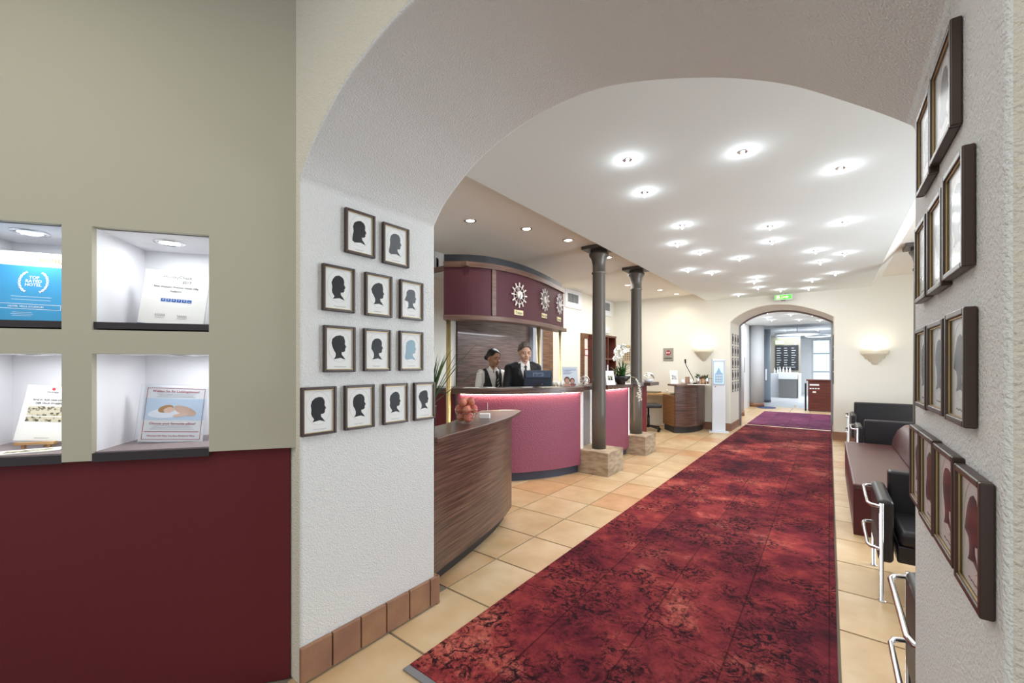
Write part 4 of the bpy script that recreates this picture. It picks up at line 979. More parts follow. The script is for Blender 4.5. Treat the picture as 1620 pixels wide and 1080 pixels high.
# desk-top things on info desk
def oninf(u, y_): return aty(u, 577, y_).xy
def P3(u, y_, z): q = aty(u, 577, y_); return Vector((q.x, q.y, z))
p = P3(1067, 9.75, 1.07); t = thing('display_card', 'tall white display card with small photos on the info desk', 'card', p, TH)
X = PM[t.name] @ facing((0, 0, 0), Vector((0, -1, .2)))
MB().box(-.085, 0, -.004, .085, .31, 0, X).out('sheet', paper, t, world=True); MB().box(-.05, .1, .0, .06, .2, .002, X).out('photos', mat('grey_photo', '#777777', .6, var=((40, 40, 40), '#dddddd', .4, .6)), t, world=True); MB().box(-.085, 0, -.06, .085, .006, 0, X).out('foot', acr, t, world=True)
p = P3(1098, 9.9, 1.07); t = thing('gooseneck_lamp', 'thin black gooseneck lamp curving left over the info desk', 'lamp', p)  # neck of a microphone, gives no light
q = [Vector((0, 0, 0)), Vector((-.02, 0, .12)), Vector((-.1, 0, .28)), Vector((-.17, .0, .42)), Vector((-.185, 0, .5))]; MB().tube(catmull(q, 5), .008, 8).out('neck', black_pl, t, smooth=True); MB().lathe([(.05, 0), (.05, .025), (.02, .035)], (0, 0, 0), 18).out('base', black_pl, t); MB().tube([(-.184, 0, .47), (-.19, 0, .56)], .018, 10).out('head', black_pl, t)
for k, (u, r_, h_, m_, nm, lb) in enumerate(((1080.5, .035, .1, petal, 'white_vase', 'round white vase at the left of the info desk top'), (1094, .03, .1, petal, 'white_jug', 'white jug in front of the gooseneck lamp'), (1087.5, .035, .16, mat('brown_print', '#9c7b6a', .7), 'photo_cube', 'brownish box between the two white vessels'))):
    p = P3(u, 9.8+.05*k, 1.07); t = thing(nm, lb, 'vase' if k < 2 else 'box', p)
    if k < 2: MB().lathe([(r_*.7, 0), (r_*1.15, h_*.5), (r_*.8, h_), (r_*.65, h_)], (0, 0, 0), 18).out('body', m_, t, smooth=True)
    else: MB().box(-.04, -.03, 0, .04, .03, h_).out('body', m_, t, bevel=.004); 
    if k == 1: MB().tube([(.025, 0, .08), (.05, 0, .07), (.045, 0, .03), (.025, 0, .02)], .005, 6).out('handle', m_, t)
for k, (u, r_, h_, m_, lb) in enumerate(((1104, .04, .17, chrome, 'dark-leaved plant in a tall silver tin on the info desk'), (1111, .035, .13, mat('terracotta_pot', '#c08a5c', .6), 'small reddish plant in a tan pot between two silver tins'), (1118, .055, .14, chrome, 'bushy green plant in a wide silver pot next to the kiosk'))):
    p = P3(u, 9.85+.06*k, 1.07); t = thing('potted_plant', lb, 'plant', p, group='small potted plants on the info desk')
    MB().lathe([(r_*.85, 0), (r_, h_), (r_*.9, h_), (r_*.8, h_*.8)], (0, 0, 0), 20).out('pot', m_, t, smooth=True)
    for i in range(16):
        b = MB(); leaf(b, Vector((0, 0, h_*.9)), rr.uniform(0, 6.28), rr.uniform(.07, .13), .026, rr.uniform(.1, 1.3), rr.uniform(0, .3), 5); b.out('leaf', [green_d, mat('reddish_leaf', '#6a4a3a', .6), green][k], t, smooth=True)
o = MB().box(-.22, -.1, 0, .22, .1, .004).out('newspaper', paper); o.location = P3(1105, 9.62, 1.07); o.rotation_euler = (0, 0, .3); tag(o, 'white newspaper hanging slightly over the info desk edge', 'newspaper')
# kiosk
k0 = Vector((-1.965, 10.18, 0)); t = thing('info_kiosk', 'slim white floor-standing kiosk with a small screen showing a house', 'kiosk', k0, TH*.35)
MB().box(-.135, -.045, 0.015, .135, .05, 1.63).out('housing', mat('kiosk_white', '#e3e9f1', .3), t, bevel=.01)
MB().box(-.14, -.035, 0.015, -.134, .055, 1.63).out('dark_side', black_pl, t)
MB().box(-.2, -.14, 0, .2, .16, .015).out('foot_plate', white_pl, t, bevel=.004)
X = PM[t.name] @ facing((0, -.046, 1.3), (0, -1, 0))
MB().box(-.115, -.26, 0, .115, .29, .003, X).out('bezel', mat('bezel_grey', '#b9c2cc', .3), t, world=True)
MB().box(-.095, -.215, .003, .095, .265, .005, X).out('screen', emat('screen_glow', '#b9dcf2', .7), t, world=True)
hs_ = mat('screen_house', '#7f9cb4', .5, emit=('#7c9cb8', .5))
MB().prism([(-.08, -.2), (.08, -.2), (.08, .02), (.05, .03), (.0, .15), (-.05, .03), (-.08, .0)], .005, .0062, X).out('house_picture', hs_, t, world=True)
b = MB()
for i in range(3):
    for j in range(4): b.box(-.06+j*.033, -.17+i*.06, .0062, -.045+j*.033, -.135+i*.06, .007, X)
b.out('house_windows', white_pl, t, world=True)
MB().lathe([(.012, 0), (.012, .002)], (0, 0, 0), 16, X @ Matrix.Translation((-.07, -.285, .0))).out('red_emblem', inkred, t, world=True)
# wall sign with emblem
p = aty(1057.5, 560.5, YF); t = thing('emblem_sign', 'grey wall sign with red round emblem on the far wall', 'sign', p)
MB().box(p.x-.12, YF-.015, p.z-.16, p.x+.12, YF, p.z+.155).out('plate', silver, t, world=True)
X = facing((p.x, YF-.015, p.z+.04), (0, -1, 0)); MB().lathe([(.06, 0), (.06, .004)], (0, 0, 0), 28, X).out('red_disc', inkred, t, world=True); text('BW', .06, white_pl, t, X @ Matrix.Translation((0, 0, .005)), bold=.001)
MB().box(-.1, -.145, 0, .09, -.13, .002, X).out('lettering_line', ink, t, world=True); MB().box(-.07, -.12, 0, .07, -.112, .002, X).out('lettering_line', ink2, t, world=True)
# sconces
plasterw = mat('sconce_plaster', '#e9e0c8', .8)
def sconce(u, v, lab):
    p = aty(u, v, YF); t = thing('wall_sconce', lab, 'wall lamp', (p.x, YF, p.z), group='plaster sconces on the far wall')
    prof = [(.015, -.215), (.045, -.205), (.05, -.17), (.085, -.155), (.10, -.11), (.145, -.095), (.165, -.03), (.2, -.02), (.215, .05), (.195, .05), (.15, 0)]
    b = MB(); n = 20; rings = []
    for r_, z in prof: rings.append([b.bm.verts.new((p.x+r_*math.cos(PI+PI*i/n), YF+.0+r_*.75*math.sin(PI+PI*i/n), p.z+z)) for i in range(n+1)])
    for a, c in zip(rings, rings[1:]):
        for i in range(n): b.bm.faces.new((a[i], a[i+1], c[i+1], c[i]))
    b.bm.faces.new(rings[-1]); b.out('bowl', plasterw, t, smooth=True, world=True)
    l = bpy.data.lights.new('sconce_light', 'AREA'); l.shape = 'DISK'; l.size = .22; l.energy = 2.2; l.color = (1, .86, .6); o = bpy.data.objects.new('sconce_light', l); C.objects.link(o); o.parent = t; o.location = (0, -.09, .08); o.rotation_euler = (PI, 0, 0)
    MB().lathe([(.03, .052), (.03, .07)], (p.x, YF-.08, p.z), 12).out('bulb', emat('warm_bulb', '#ffe7b8', 3), t, world=True)
sconce(1113.5, 556, 'half-bowl plaster sconce on the far wall above the kiosk'); sconce(1384, 559, 'half-bowl plaster sconce on the far wall right of the archway')
# exit sign
p = aty(1239, 470, YF-.12); t = thing('exit_sign', 'green illuminated emergency exit sign above the far archway', 'sign', (p.x, YF-.1, p.z))
MB().box(p.x-.16, YF-.14, p.z-.06, p.x+.16, YF-.09, p.z+.06).out('housing', white_pl, t, world=True, bevel=.006)
X = facing((p.x, YF-.141, p.z), (0, -1, 0)); MB().box(-.145, -.045, 0, .145, .045, .003, X).out('green_face', emat('exit_green', '#57c24a', 1.1), t, world=True)
yl = emat('exit_yellow', '#f2f7c0', 1.0)
MB().box(-.12, -.035, .003, -.06, .035, .004, X).out('door_symbol', yl, t, world=True); MB().prism([(.0, -.012), (.06, -.012), (.06, -.03), (.1, 0), (.06, .03), (.06, .012), (.0, .012)], .003, .004, X).out('arrow_symbol', yl, t, world=True)
b = MB(); b.lathe([(.009, .003), (.009, .004)], (-.02, .025, 0), 10, X); b.tube([X @ Vector(q) for q in ((-.02, .015, .004), (-.028, -.005, .004), (-.04, -.03, .004))], .005, 5); b.tube([X @ Vector(q) for q in ((-.028, -.005, .004), (-.01, -.015, .004), (-.012, -.035, .004))], .005, 5); b.out('running_figure', yl, t, world=True)
MB().box(p.x-.01, YF-.12, p.z+.05, p.x+.01, YF, p.z+.1).out('wall_bracket', white_pl, t, world=True)
MB().box(p.x-.04, YF-.13, p.z-.075, p.x+.04, YF-.1, p.z-.06).out('test_knob', ink2, t, world=True)

# ================================================================== CEILING LIGHTS
stars = [(218, 230), (765, 192), (1230, 268), (300, 382), (478, 536), (895, 540), (1250, 520), (455, 622), (563, 662), (905, 610), (750, 690), (1112, 655), (1248, 667), (1133, 707), (505, 745), (620, 757), (832, 780), (820, 800), (838, 828), (1095, 792), (1205, 760), (945, 838), (1082, 848), (752, 866)]
star0 = None
def starlamp(p, label, group, power=5):
    global star0
    if star0 is None:
        t = thing('star_lamp', label, 'ceiling lamp', p, group=group)
        MB().lathe([(.035, 0), (.034, -.006), (.022, -.01), (.02, -.002)], (0, 0, 0), 20).out('trim_ring', chrome, t, smooth=True)
        MB().lathe([(.004, -.004), (.011, -.012), (.013, -.028), (.008, -.042), (.002, -.046)], (0, 0, 0), 12).out('bulb', lamp_w, t, smooth=True)
        l = bpy.data.lights.new('star_light', 'POINT'); l.energy = power; l.color = (.88, .95, 1); l.shadow_soft_size = .01
        o = bpy.data.objects.new('star_light', l); C.objects.link(o); o.parent = t; o.location = (0, 0, -.065); star0 = t
    else:
        t = dup(star0, loc=p, label=label); t['group'] = group
    return t
pts = sorted([atz(920+a/3, 180+c/3, zc-.02) for a, c in stars], key=lambda p: p.y)
rows = {}
for i, p in enumerate(pts):
    side = 'left part' if p.x < -1.5 else ('right part' if p.x > -.3 else 'middle')
    key = side; rows.setdefault(key, []); rows[key].append(1); n = len(rows[key])
    od = ['nearest', 'second nearest', 'third nearest', 'fourth nearest', 'fifth nearest', 'sixth nearest', 'seventh nearest', 'eighth nearest', 'ninth nearest', 'tenth nearest', 'eleventh nearest', 'twelfth nearest', 'thirteenth nearest', 'farthest'][n-1]
    starlamp((p.x, min(p.y, 9.95), zc), 'bright star-like ceiling lamp, %s one in the %s of the white ceiling' % (od, side), 'star lamps in the hall ceiling', 0.7)
for k, (u, v) in enumerate(((1214, 494), (1214, 502), (1221, 506), (1251, 497.5), (1264, 505.5), (1285, 498), (1297, 506.5))):
    p = atz(u, v, 2.91); q = starlamp((p.x, p.y, 2.92), 'small star-like lamp in the ceiling beyond the archway, number-like place %s from left' % k, 'star lamps beyond the archway')
    q['label'] = ['upper lamp of the left pair beyond the archway', 'lower lamp of the left pair beyond the archway', 'lamp just right of the left pair beyond the archway', 'upper middle lamp beyond the archway', 'lower middle lamp beyond the archway', 'upper right lamp beyond the archway', 'lower right lamp beyond the archway'][k]
dl0 = None
for k, (u, v, lb) in enumerate(((744, 349, 'round recessed downlight nearest the arch in the left ceiling'), (833, 362, 'round recessed downlight above the canopy left of the clocks'), (899, 380, 'round recessed downlight just left of the nearer column capital'), (962, 407, 'round recessed downlight right of the nearer column'), (993, 451, 'round recessed downlight left of the farther column'), (1044, 458.5, 'recessed downlight near the far wall, left one'), (1071, 465, 'recessed downlight near the far wall, right one'))):
    p = atz(u, v, zh-.003); p.y = min(p.y, 10.1)
    if dl0 is None:
        dl0 = thing('recessed_downlight', lb, 'ceiling lamp', (p.x, p.y, zh), group='recessed downlights in the left ceiling'); t = dl0
        MB().lathe([(.075, 0), (.075, -.006), (.055, -.008), (.052, 0)], (0, 0, 0), 24).out('trim_ring', chrome, t, smooth=True); MB().lathe([(.05, -.003), (.05, -.005)], (0, 0, 0), 20).out('lamp_lens', lamp_d, t)
        l = bpy.data.lights.new('downlight', 'SPOT'); l.energy = 11; l.color = (1, .9, .7); l.spot_size = 2.3; l.spot_blend = .8; l.shadow_soft_size = .04; o = bpy.data.objects.new('downlight', l); C.objects.link(o); o.parent = t; o.location = (0, 0, -.02)
    else: dup(dl0, loc=(p.x, p.y, zh), label=lb)

# ================================================================== SEATING
def armchair(label, loc, rz):
    t = thing('armchair', label, 'armchair', loc, rz, group='black leather armchairs with chrome frames')
    MB().box(-.27, -.26, .25, .27, .24, .36).out('seat_base', leather, t, bevel=.012)
    MB().box(-.265, -.28, .36, .265, .2, .46).out('seat_cushion', leather, t, bevel=.035, seg=4)
    MB().box(-.275, .19, .25, .275, .29, .74).out('backrest', leather, t, bevel=.02, seg=3)
    for s in (-1, 1):
        x0, x1 = sorted((s*.285, s*.362)); MB().box(x0, -.285, .24, x1, .29, .64).out('armrest', leather, t, bevel=.028, seg=4)
        xl = s*.352
        for yy in (-.3, .3):
            MB().lathe([(.022, 0), (.022, .008), (.0115, .01), (.0115, .62)], (xl-s*.005, yy, 0), 14).out('leg', chrome, t, smooth=True)
        for zz in (.6, .33):
            q = [(xl-s*.005, -.3, zz), (xl+s*.0, -.3, zz), (xl+s*.045, -.275, zz), (xl+s*.058, -.235, zz), (xl+s*.058, .235, zz), (xl+s*.045, .275, zz), (xl, .3, zz), (xl-s*.005, .3, zz)]
            MB().tube(q, .0105, 10).out('side_rail', chrome, t, smooth=True)
    return t
armchair('black leather armchair with chrome legs in front of the maroon bench', (.61, 3.82, 0), 0)
armchair('black armchair nearest the camera, mostly hidden by the right pier', (.615, 2.12, 0), PI)
armchair('black armchair just behind the far end of the maroon bench, its back turned', (.66, 7.82, 0), PI)
t = thing('black_sofa', 'low black two-seater with chrome arms against the far wall', 'sofa', (1.1, 9.6, 0))
MB().box(.42, 9.25, .25, 1.9, 9.9, .42).out('seat', leather, t, world=True, bevel=.03, seg=3); MB().box(.36, 9.82, .25, 1.95, 9.94, .82).out('backrest', leather, t, world=True, bevel=.02)
for s in (.3, 1.93): MB().box(s, 9.22, .24, s+.08, 9.94, .64).out('armrest', leather, t, world=True, bevel=.028, seg=3)
for xx in (.27, 2.03):
    for yy in (9.25, 9.9): MB().lathe([(.022, 0), (.022, .008), (.0115, .01), (.0115, .62)], (xx, yy, 0), 12).out('leg', chrome, t, smooth=True, world=True)
    for zz in (.6, .33): MB().tube([(xx, 9.25, zz), (xx+(-.04 if xx < 1 else .04), 9.3, zz), (xx+(-.04 if xx < 1 else .04), 9.85, zz), (xx, 9.9, zz)], .0105, 8).out('side_rail', chrome, t, world=True)
bn = thing('leather_bench', 'long maroon leather bench with rounded back bolster', 'bench', (.6, 6, 0))
MB().box(.17, 4.76, 0, .98, 7.32, .40).out('base', leather_r, bn, world=True, bevel=.006)
MB().box(.165, 4.755, .40, .98, 7.325, .45).out('seat_pad', leather_rt, bn, world=True, bevel=.015, seg=3)
b = MB(); prof = [(.64, .45), (.66, .56), (.70, .66), (.77, .73), (.86, .75), (.95, .74), (.98, .7), (.98, .45)]
b.prism(prof, 0, 2.5, Matrix(((1, 0, 0, 0), (0, 0, -1, 7.3), (0, 1, 0, 0), (0, 0, 0, 1)))); b.out('back_bolster', leather_rt, bn, world=True, bevel=.02, seg=3)

# ================================================================== FAR JAMB FRAMES, INNER HALL THINGS
order = ['top', 'second', 'third', 'fourth', 'fifth']
def smallframe(x, y, z, s, lab, grp, w_=.14, h_=.235):
    t = thing('framed_picture', lab, 'picture', (x, y, z), group=grp)
    x0, x1 = sorted((x, x+s*.012)); 
    b = MB(); b.box(x0, y-w_/2, z-h_/2, x1, y-w_/2+.012, z+h_/2); b.box(x0, y+w_/2-.012, z-h_/2, x1, y+w_/2, z+h_/2); b.box(x0, y-w_/2, z-h_/2, x1, y+w_/2, z-h_/2+.012); b.box(x0, y-w_/2, z+h_/2-.012, x1, y+w_/2, z+h_/2); b.out('frame', frame_d, t, world=True)
    x0, x1 = sorted((x, x+s*.009)); MB().box(x0, y-w_/2+.012, z-h_/2+.012, x1, y+w_/2-.012, z+h_/2-.012).out('mount', paper, t, world=True)
    x0 = x+s*.009; MB().ball((x0, y, z), (.002, .045, .07), 10).out('silhouette', ink, t, world=True)
for r_ in range(5):
    zz = CAMZ+9.9*(577-(537+18.5*r_))/657
    for k in range(3): smallframe(-1.78, 10.76+.34*k, zz, 1, 'small black frame on the left jamb of the far archway, %s row, %s' % (order[r_], ['nearest', 'middle', 'innermost'][k]), 'small frames on the left jamb of the far archway')
for r_ in range(4):
    zz = CAMZ+9.2*(577-(541+18.5*r_))/657
    for k in range(2): smallframe(.07, 10.8+.4*k, zz, -1, 'small black frame on the right jamb of the far archway, %s row, %s' % (order[r_], ['nearer', 'inner'][k]), 'small frames on the right jamb of the far archway')
# metal frame of inner glass portal
t = thing('portal_frame', 'slim grey metal frame lining the inner edge of the far archway', 'door frame', (-.9, YF1, 0))
b = MB(); MB().box(-1.78, YF1-.08, 0, -1.735, YF1-.02, 2.45).out('post', alu, t, world=True); MB().box(.025, YF1-.08, 0, .07, YF1-.02, 2.44).out('post', alu, t, world=True)
q = [Vector((x, YF1-.05, z-.02)) for x, z in farc]; MB().tube(q, .022, 6).out('arched_rail', alu, t, world=True)
# round pillars
c1 = thing('round_pillar', 'wide pale round pillar in the inner hall', 'column', (-2.08, 17.3, 0), group='pale round pillars beyond the archway')
MB().lathe([(.22, .15), (.22, 2.92)], (-2.08, 17.3, 0), 32).out('shaft', mat('pillar_blue_grey', '#ccd0d4', .6), c1, smooth=True, world=True); MB().lathe([(.235, 0), (.235, .15)], (-2.08, 17.3, 0), 32).out('base', skirt_m, c1, smooth=True, world=True)
c2 = thing('round_pillar', 'pale half pillar just inside the archway on its left', 'column', (-2.2, 13.9, 0), group='pale round pillars beyond the archway')
MB().lathe([(.2, .0), (.2, 2.92)], (-2.2, 13.9, 0), 32).out('shaft', MATS['pillar_blue_grey'], c2, smooth=True, world=True); MB().lathe([(.215, 0), (.215, .15)], (-2.2, 13.9, 0), 32).out('base', skirt_m, c2, smooth=True, world=True)
c3 = thing('round_pillar', 'grey round pillar behind the glass wall', 'column', (-2.15, 19.6, 0), group='pale round pillars beyond the archway')
MB().lathe([(.28, .0), (.28, 2.92)], (-2.15, 19.6, 0), 32).out('shaft', mat('pillar_grey', '#9aa4ae', .5), c3, smooth=True, world=True); MB().lathe([(.29, 0), (.29, .1)], (-2.15, 19.6, 0), 32).out('base', kick, c3, smooth=True, world=True)
gw = thing('glass_wall', 'frameless glass wall with door across the inner hall', 'glass wall', (-.5, 17.5, 0))
for (xa, xb) in ((-1.86, -.95), (-.93, .2), (.22, 1.3)): MB().box(xa, 17.5, .02, xb, 17.512, 2.9).out('pane', pane_m, gw, world=True)
for xx in (-.94, .21): MB().box(xx-.03, 17.48, 0, xx+.03, 17.53, .08).out('floor_fitting', chrome, gw, world=True); MB().box(xx-.03, 17.48, 2.2, xx+.03, 17.53, 2.28).out('patch_fitting', chrome, gw, world=True)
MB().box(-1.83, 17.44, .95, -1.79, 17.48, 1.35).out('door_handle', white_pl, gw, world=True)
# blackboard, back bar, counter
bb = thing('chalkboard', 'large black menu chalkboard on the wall behind the bar', 'board', (-1.65, 24, 1.2))
struct(MB().box(-2.6, 24.1, 0, -1.1, 24.3, 2.92).out('wall_bar', mat('bar_wall', '#a9a294', .8)))
MB().box(-2.1, 24.04, 1.25, -1.17, 24.09, 2.45).out('board', mat('slate_black', '#23262a', .6), bb, world=True)
b = MB()
for i in range(9):
    for j in range(3):
        L_ = rr.uniform(.1, .2); xx = -2.05+j*.3; b.box(xx, 24.035, 2.3-i*.115, xx+L_, 24.04, 2.32-i*.115)
b.out('chalk_writing', white_pl, bb, world=True)
MB().box(-2.1, 24.0, 2.5, -1.75, 24.06, 2.68).out('green_exit_panel', emat('pale_green_light', '#b9e6a0', 1.2), bb, world=True)
bc = thing('bar_counter', 'white and steel bar counter in front of the chalkboard', 'counter', (-1.55, 22.9, 0))
MB().box(-1.85, 22.6, .02, -1.15, 23.3, .85).out('steel_body', mat('brushed_steel', '#8b8a88', .35, .6), bc, world=True); MB().box(-1.87, 22.57, .85, -1.13, 23.32, 1.15).out('white_top', white_pl, bc, world=True, bevel=.02); MB().box(-2.2, 23.0, 0, -1.87, 23.9, 1.1).out('side_body', white_pl, bc, world=True); MB().box(-1.11, 22.6, 0, -1.05, 23.9, 1.1).out('end_panel', white_pl, bc, world=True)
for k in range(6):
    o = thing('bottle', 'small pale bottle on the bar, %s from the left' % ['first', 'second', 'third', 'fourth', 'fifth', 'last'][k], 'bottle', (-2.1+.13*k, 23.6 if k < 2 else 23.15, 1.1 if k < 2 else 1.15), group='bottles on the bar'); MB().lathe([(.035, 0), (.035, .15), (.012, .2), (.012, .26)], (0, 0, 0), 12).out('body', white_pl, o, smooth=True); MB().lathe([(.014, .26), (.014, .29)], (0, 0, 0), 10).out('cap', wood_trim, o)
# ring lamps
for k, (x, y, r_) in enumerate(((-1.35, 20.3, .42), (-.35, 20.6, .42), (-.95, 18.7, .7))):
    t = thing('disc_lamp', ['white oval ceiling disc lamp left behind the glass', 'white oval ceiling disc lamp right behind the glass', 'widest and nearest disc lamp behind the glass'][k], 'ceiling lamp', (x, y, 2.6), group='disc lamps behind the glass wall')
    MB().lathe([(r_, 0), (r_+.02, .03), (r_, .06), (r_*.5, .07)], (x, y, 2.62), 36).out('shade', white_pl, t, smooth=True, world=True); MB().lathe([(r_*.9, -.004), (r_*.9, .0)], (x, y, 2.62), 32).out('diffuser', emat('disc_glow', '#eef5ff', 1.2), t, world=True); MB().tube([(x, y, 2.68), (x, y, 2.918)], .01, 6).out('rod', alu, t, world=True)
# wooden host stand
st = thing('host_stand', 'dark brown wooden stand with white lettering in front of the glass', 'stand', (-.2, 17, 0))
MB().box(-.55, 16.6, .02, .05, 16.95, .98).out('body', wood_red, st, world=True, bevel=.006); MB().box(-.6, 16.55, .98, .1, 17.0, 1.03).out('top', wood_red, st, world=True, bevel=.005); MB().box(-.64, 16.6, 0, -.6, 16.9, .9).out('side_rail', black_pl, st, world=True)
X = facing((-.38, 16.597, .86), (0, -1, 0)); b = MB(); b.box(-.13, -.03, 0, .12, .02, .003, X)
for j in range(4): b.box(-.13+j*.07, -.14, 0, -.08+j*.07, -.11, .003, X); 
b.box(-.05, -.26, 0, .04, -.21, .003, X); b.out('white_marks', white_pl, st, world=True)
o = MB().lathe([(1, 0), (1, .01)], (0, 0, 0), 28, Matrix.Diagonal((.28, .4, 1, 1))).out('round_mat', mat('blue_mat', '#3f4f78', .9)); o.location = (-1.75, 17.0, 0); tag(o, 'small dark blue oval mat at the foot of the round pillar', 'mat')
t = thing('wall_plate', 'thin grey plate on the left wall of the inner hall', 'sign', (-2.3, 15.8, 1.5)); MB().box(-2.3, 15.6, 1.25, -2.27, 16.0, 1.75).out('plate', silver, t, world=True)

# ================================================================== PEOPLE
def smooth_rim(bm):
    for _ in range(10):
        bv = {}
        for e_ in bm.edges:
            if e_.is_boundary:
                a_, c_ = e_.verts; bv.setdefault(a_, []).append(c_.co.copy()); bv.setdefault(c_, []).append(a_.co.copy())
        for v_, l_ in bv.items():
            if len(l_) == 2: v_.co = v_.co*.4+(l_[0]+l_[1])*.3
def remeshed(b, name, m, parent, vox, cut=None, smooth_it=4):
    bmesh.ops.recalc_face_normals(b.bm, faces=b.bm.faces)
    me = bpy.data.meshes.new('tmp'); b.bm.to_mesh(me); b.bm.free()
    o = bpy.data.objects.new('tmp', me); C.objects.link(o)
    r = o.modifiers.new('r', 'REMESH'); r.mode = 'VOXEL'; r.voxel_size = vox
    s_ = o.modifiers.new('s', 'SMOOTH'); s_.iterations = smooth_it; s_.factor = .5
    dg = bpy.context.evaluated_depsgraph_get(); new = bpy.data.meshes.new_from_object(o.evaluated_get(dg))
    bpy.data.objects.remove(o); bpy.data.meshes.remove(me)
    if cut:
        bm = bmesh.new(); bm.from_mesh(new); bmesh.ops.delete(bm, geom=[v for v in bm.verts if cut(v.co)], context='VERTS')
        smooth_rim(bm)
        bm.to_mesh(new); bm.free()
    new.name = name; new.materials.clear(); new.materials.append(m); new.shade_smooth()
    q = bpy.data.objects.new(name, new); C.objects.link(q); q.parent = parent; PM[q.name] = PM[parent.name]; return q
def person(label, loc, rot, sc_, fem, yaw, pitch, roll, skin, hairm, arms, lean=0.0):
    t = thing('person', label, 'person', loc, rot); PM_ = PM[t.name]
    g = sc_
    V = lambda x, y, z: Vector((x*g, y*g, z*g))
    sw = .165 if fem else .19; tk = .9 if fem else 1.0
    TOR = [(.80, .15, .10), (.92, .172 if fem else .165, .112), (1.06, .128 if fem else .15, .098), (1.2, .14 if fem else .165, .112), (1.32, .16*tk+.01, .112), (1.40, .155*tk+.012, .092), (1.445, .10, .07), (1.48, .058, .055)]
    LY = lambda z: -lean*max(0, z-.95)      # forward lean
    def torso(b, d, z0=0, z1=9, n=28): b.loft([(z*g, (rx+d)*g, (ry+d)*g, 0, LY(z)*g) for z, rx, ry in TOR if z0 <= z <= z1], n)
    def arm(b, s, d, endk=1.0):
        sh, el, wr = [Vector(q) for q in arms[s]]
        b.tube([V(*sh), V(*((sh+el)/2)), V(*el), V(*((el+wr)/2)), V(*(el+(wr-el)*endk))], .04, 14, rs=[(.052*tk+d)*g, (.047*tk+d)*g, (.040*tk+d)*g, (.035*tk+d)*g, (.027*tk+d)*g])
        b.ball(V(*sh), (.058*tk+d)*g, 14); b.ball(V(*el), (.041*tk+d)*g, 12)
    HK = 1.17 if fem else 1.13
    HM = Matrix.Translation(V(0, LY(1.5)-.012, 1.462 if fem else 1.455)) @ Matrix.Rotation(yaw, 4, 'Z') @ Matrix.Rotation(pitch, 4, 'X') @ Matrix.Rotation(roll, 4, 'Y') @ Matrix.Scale(g*HK, 4)
    b = MB(); torso(b, 0)
    for s in (0, 1):
        k = -1 if s == 0 else 1; arm(b, s, 0)
        b.tube([V(k*.085, 0, .86), V(k*.09, -.005, .66), V(k*.09, -.01, .48), V(k*.088, .01, .30), V(k*.088, .02, .07)], .05, 14, rs=[.085*g, .07*g, .05*g, .05*g, .035*g])
        b.ball(V(k*.09, -.045, .04), (.042*g, .125*g, .04*g), 14)
        # hand: palm, four fingers, thumb
        sh, el, wr = [Vector(q) for q in arms[s]]; dr = (wr-el).normalized(); side = dr.cross(Vector((0, 0, 1))).normalized(); up = side.cross(dr)
        dh = (dr+Vector((0, 0, -.1))).normalized()
        b.tube([V(*wr), V(*(wr+dh*.04)), V(*(wr+dh*.085))], .03, 10, rs=[.024*g, .03*g, .026*g])
        for fi, (o_, L_) in enumerate(((-.027, .07), (-.009, .078), (.009, .073), (.026, .058))):
            a = wr+dh*.078+side*o_; m1 = a+dh*L_*.5+up*.004; e1 = a+dh*L_*.9-up*.03
            b.tube([V(*a), V(*m1), V(*e1)], .008, 8, rs=[.0095*g, .009*g, .0075*g])
        th_ = -k if True else k; a = wr+dh*.03+side*(.02*th_); b.tube([V(*a), V(*(a+dh*.03+side*.028*th_)), V(*(a+dh*.06+side*.03*th_-up*.01))], .01, 8, rs=[.012*g, .010*g, .008*g])
    # neck and head
    b.tube([V(0, LY(1.44)+.01, 1.43), HM @ Vector((0, .012, .03)), HM @ Vector((0, .015, .1))], .05, 18, rs=[.056*tk*g, .05*tk*g, .052*tk*g])
    hw = .070 if fem else .075
    b.ball((0, 0, 0), 1, 26, HM @ Matrix.Translation((0, .008, .165)) @ Matrix.Diagonal((hw, .094, .093, 1)))
    b.ball((0, 0, 0), 1, 22, HM @ Matrix.Translation((0, -.022, .10)) @ Matrix.Diagonal((hw*.80, .068, .072, 1)))
    b.ball((0, 0, 0), 1, 16, HM @ Matrix.Translation((0, -.068, .052)) @ Matrix.Diagonal((.024, .022, .02, 1)))
    for s in (-1, 1):
        b.ball((0, 0, 0), 1, 14, HM @ Matrix.Translation((s*(hw+.002), .012, .125)) @ Matrix.Rotation(s*.3, 4, 'Z') @ Matrix.Diagonal((.008, .019, .031, 1)))
        b.ball((0, 0, 0), 1, 14, HM @ Matrix.Translation((s*.036, -.062, .105)) @ Matrix.Diagonal((.024, .022, .024, 1)))
        b.ball((0, 0, 0), 1, 12, HM @ Matrix.Translation((s*.03, -.078, .158)) @ Matrix.Diagonal((.022, .012, .009, 1)))
    b.tube([HM @ Vector((0, -.083, .148)), HM @ Vector((0, -.098, .12)), HM @ Vector((0, -.110, .108)), HM @ Vector((0, -.092, .100))], .01, 10, rs=[.007*g, .010*g, .0125*g, .009*g])
    for s in (-1, 1): b.ball((0, 0, 0), 1, 10, HM @ Matrix.Translation((s*.013, -.094, .104)) @ Matrix.Diagonal((.008, .009, .007, 1)))
    body = remeshed(b, 'body', skin, t, .0055*g, smooth_it=3)
    lipm = mat('lip_dark' if fem else 'lip_tan', '#8a4a44' if fem else '#a8685a', .5)
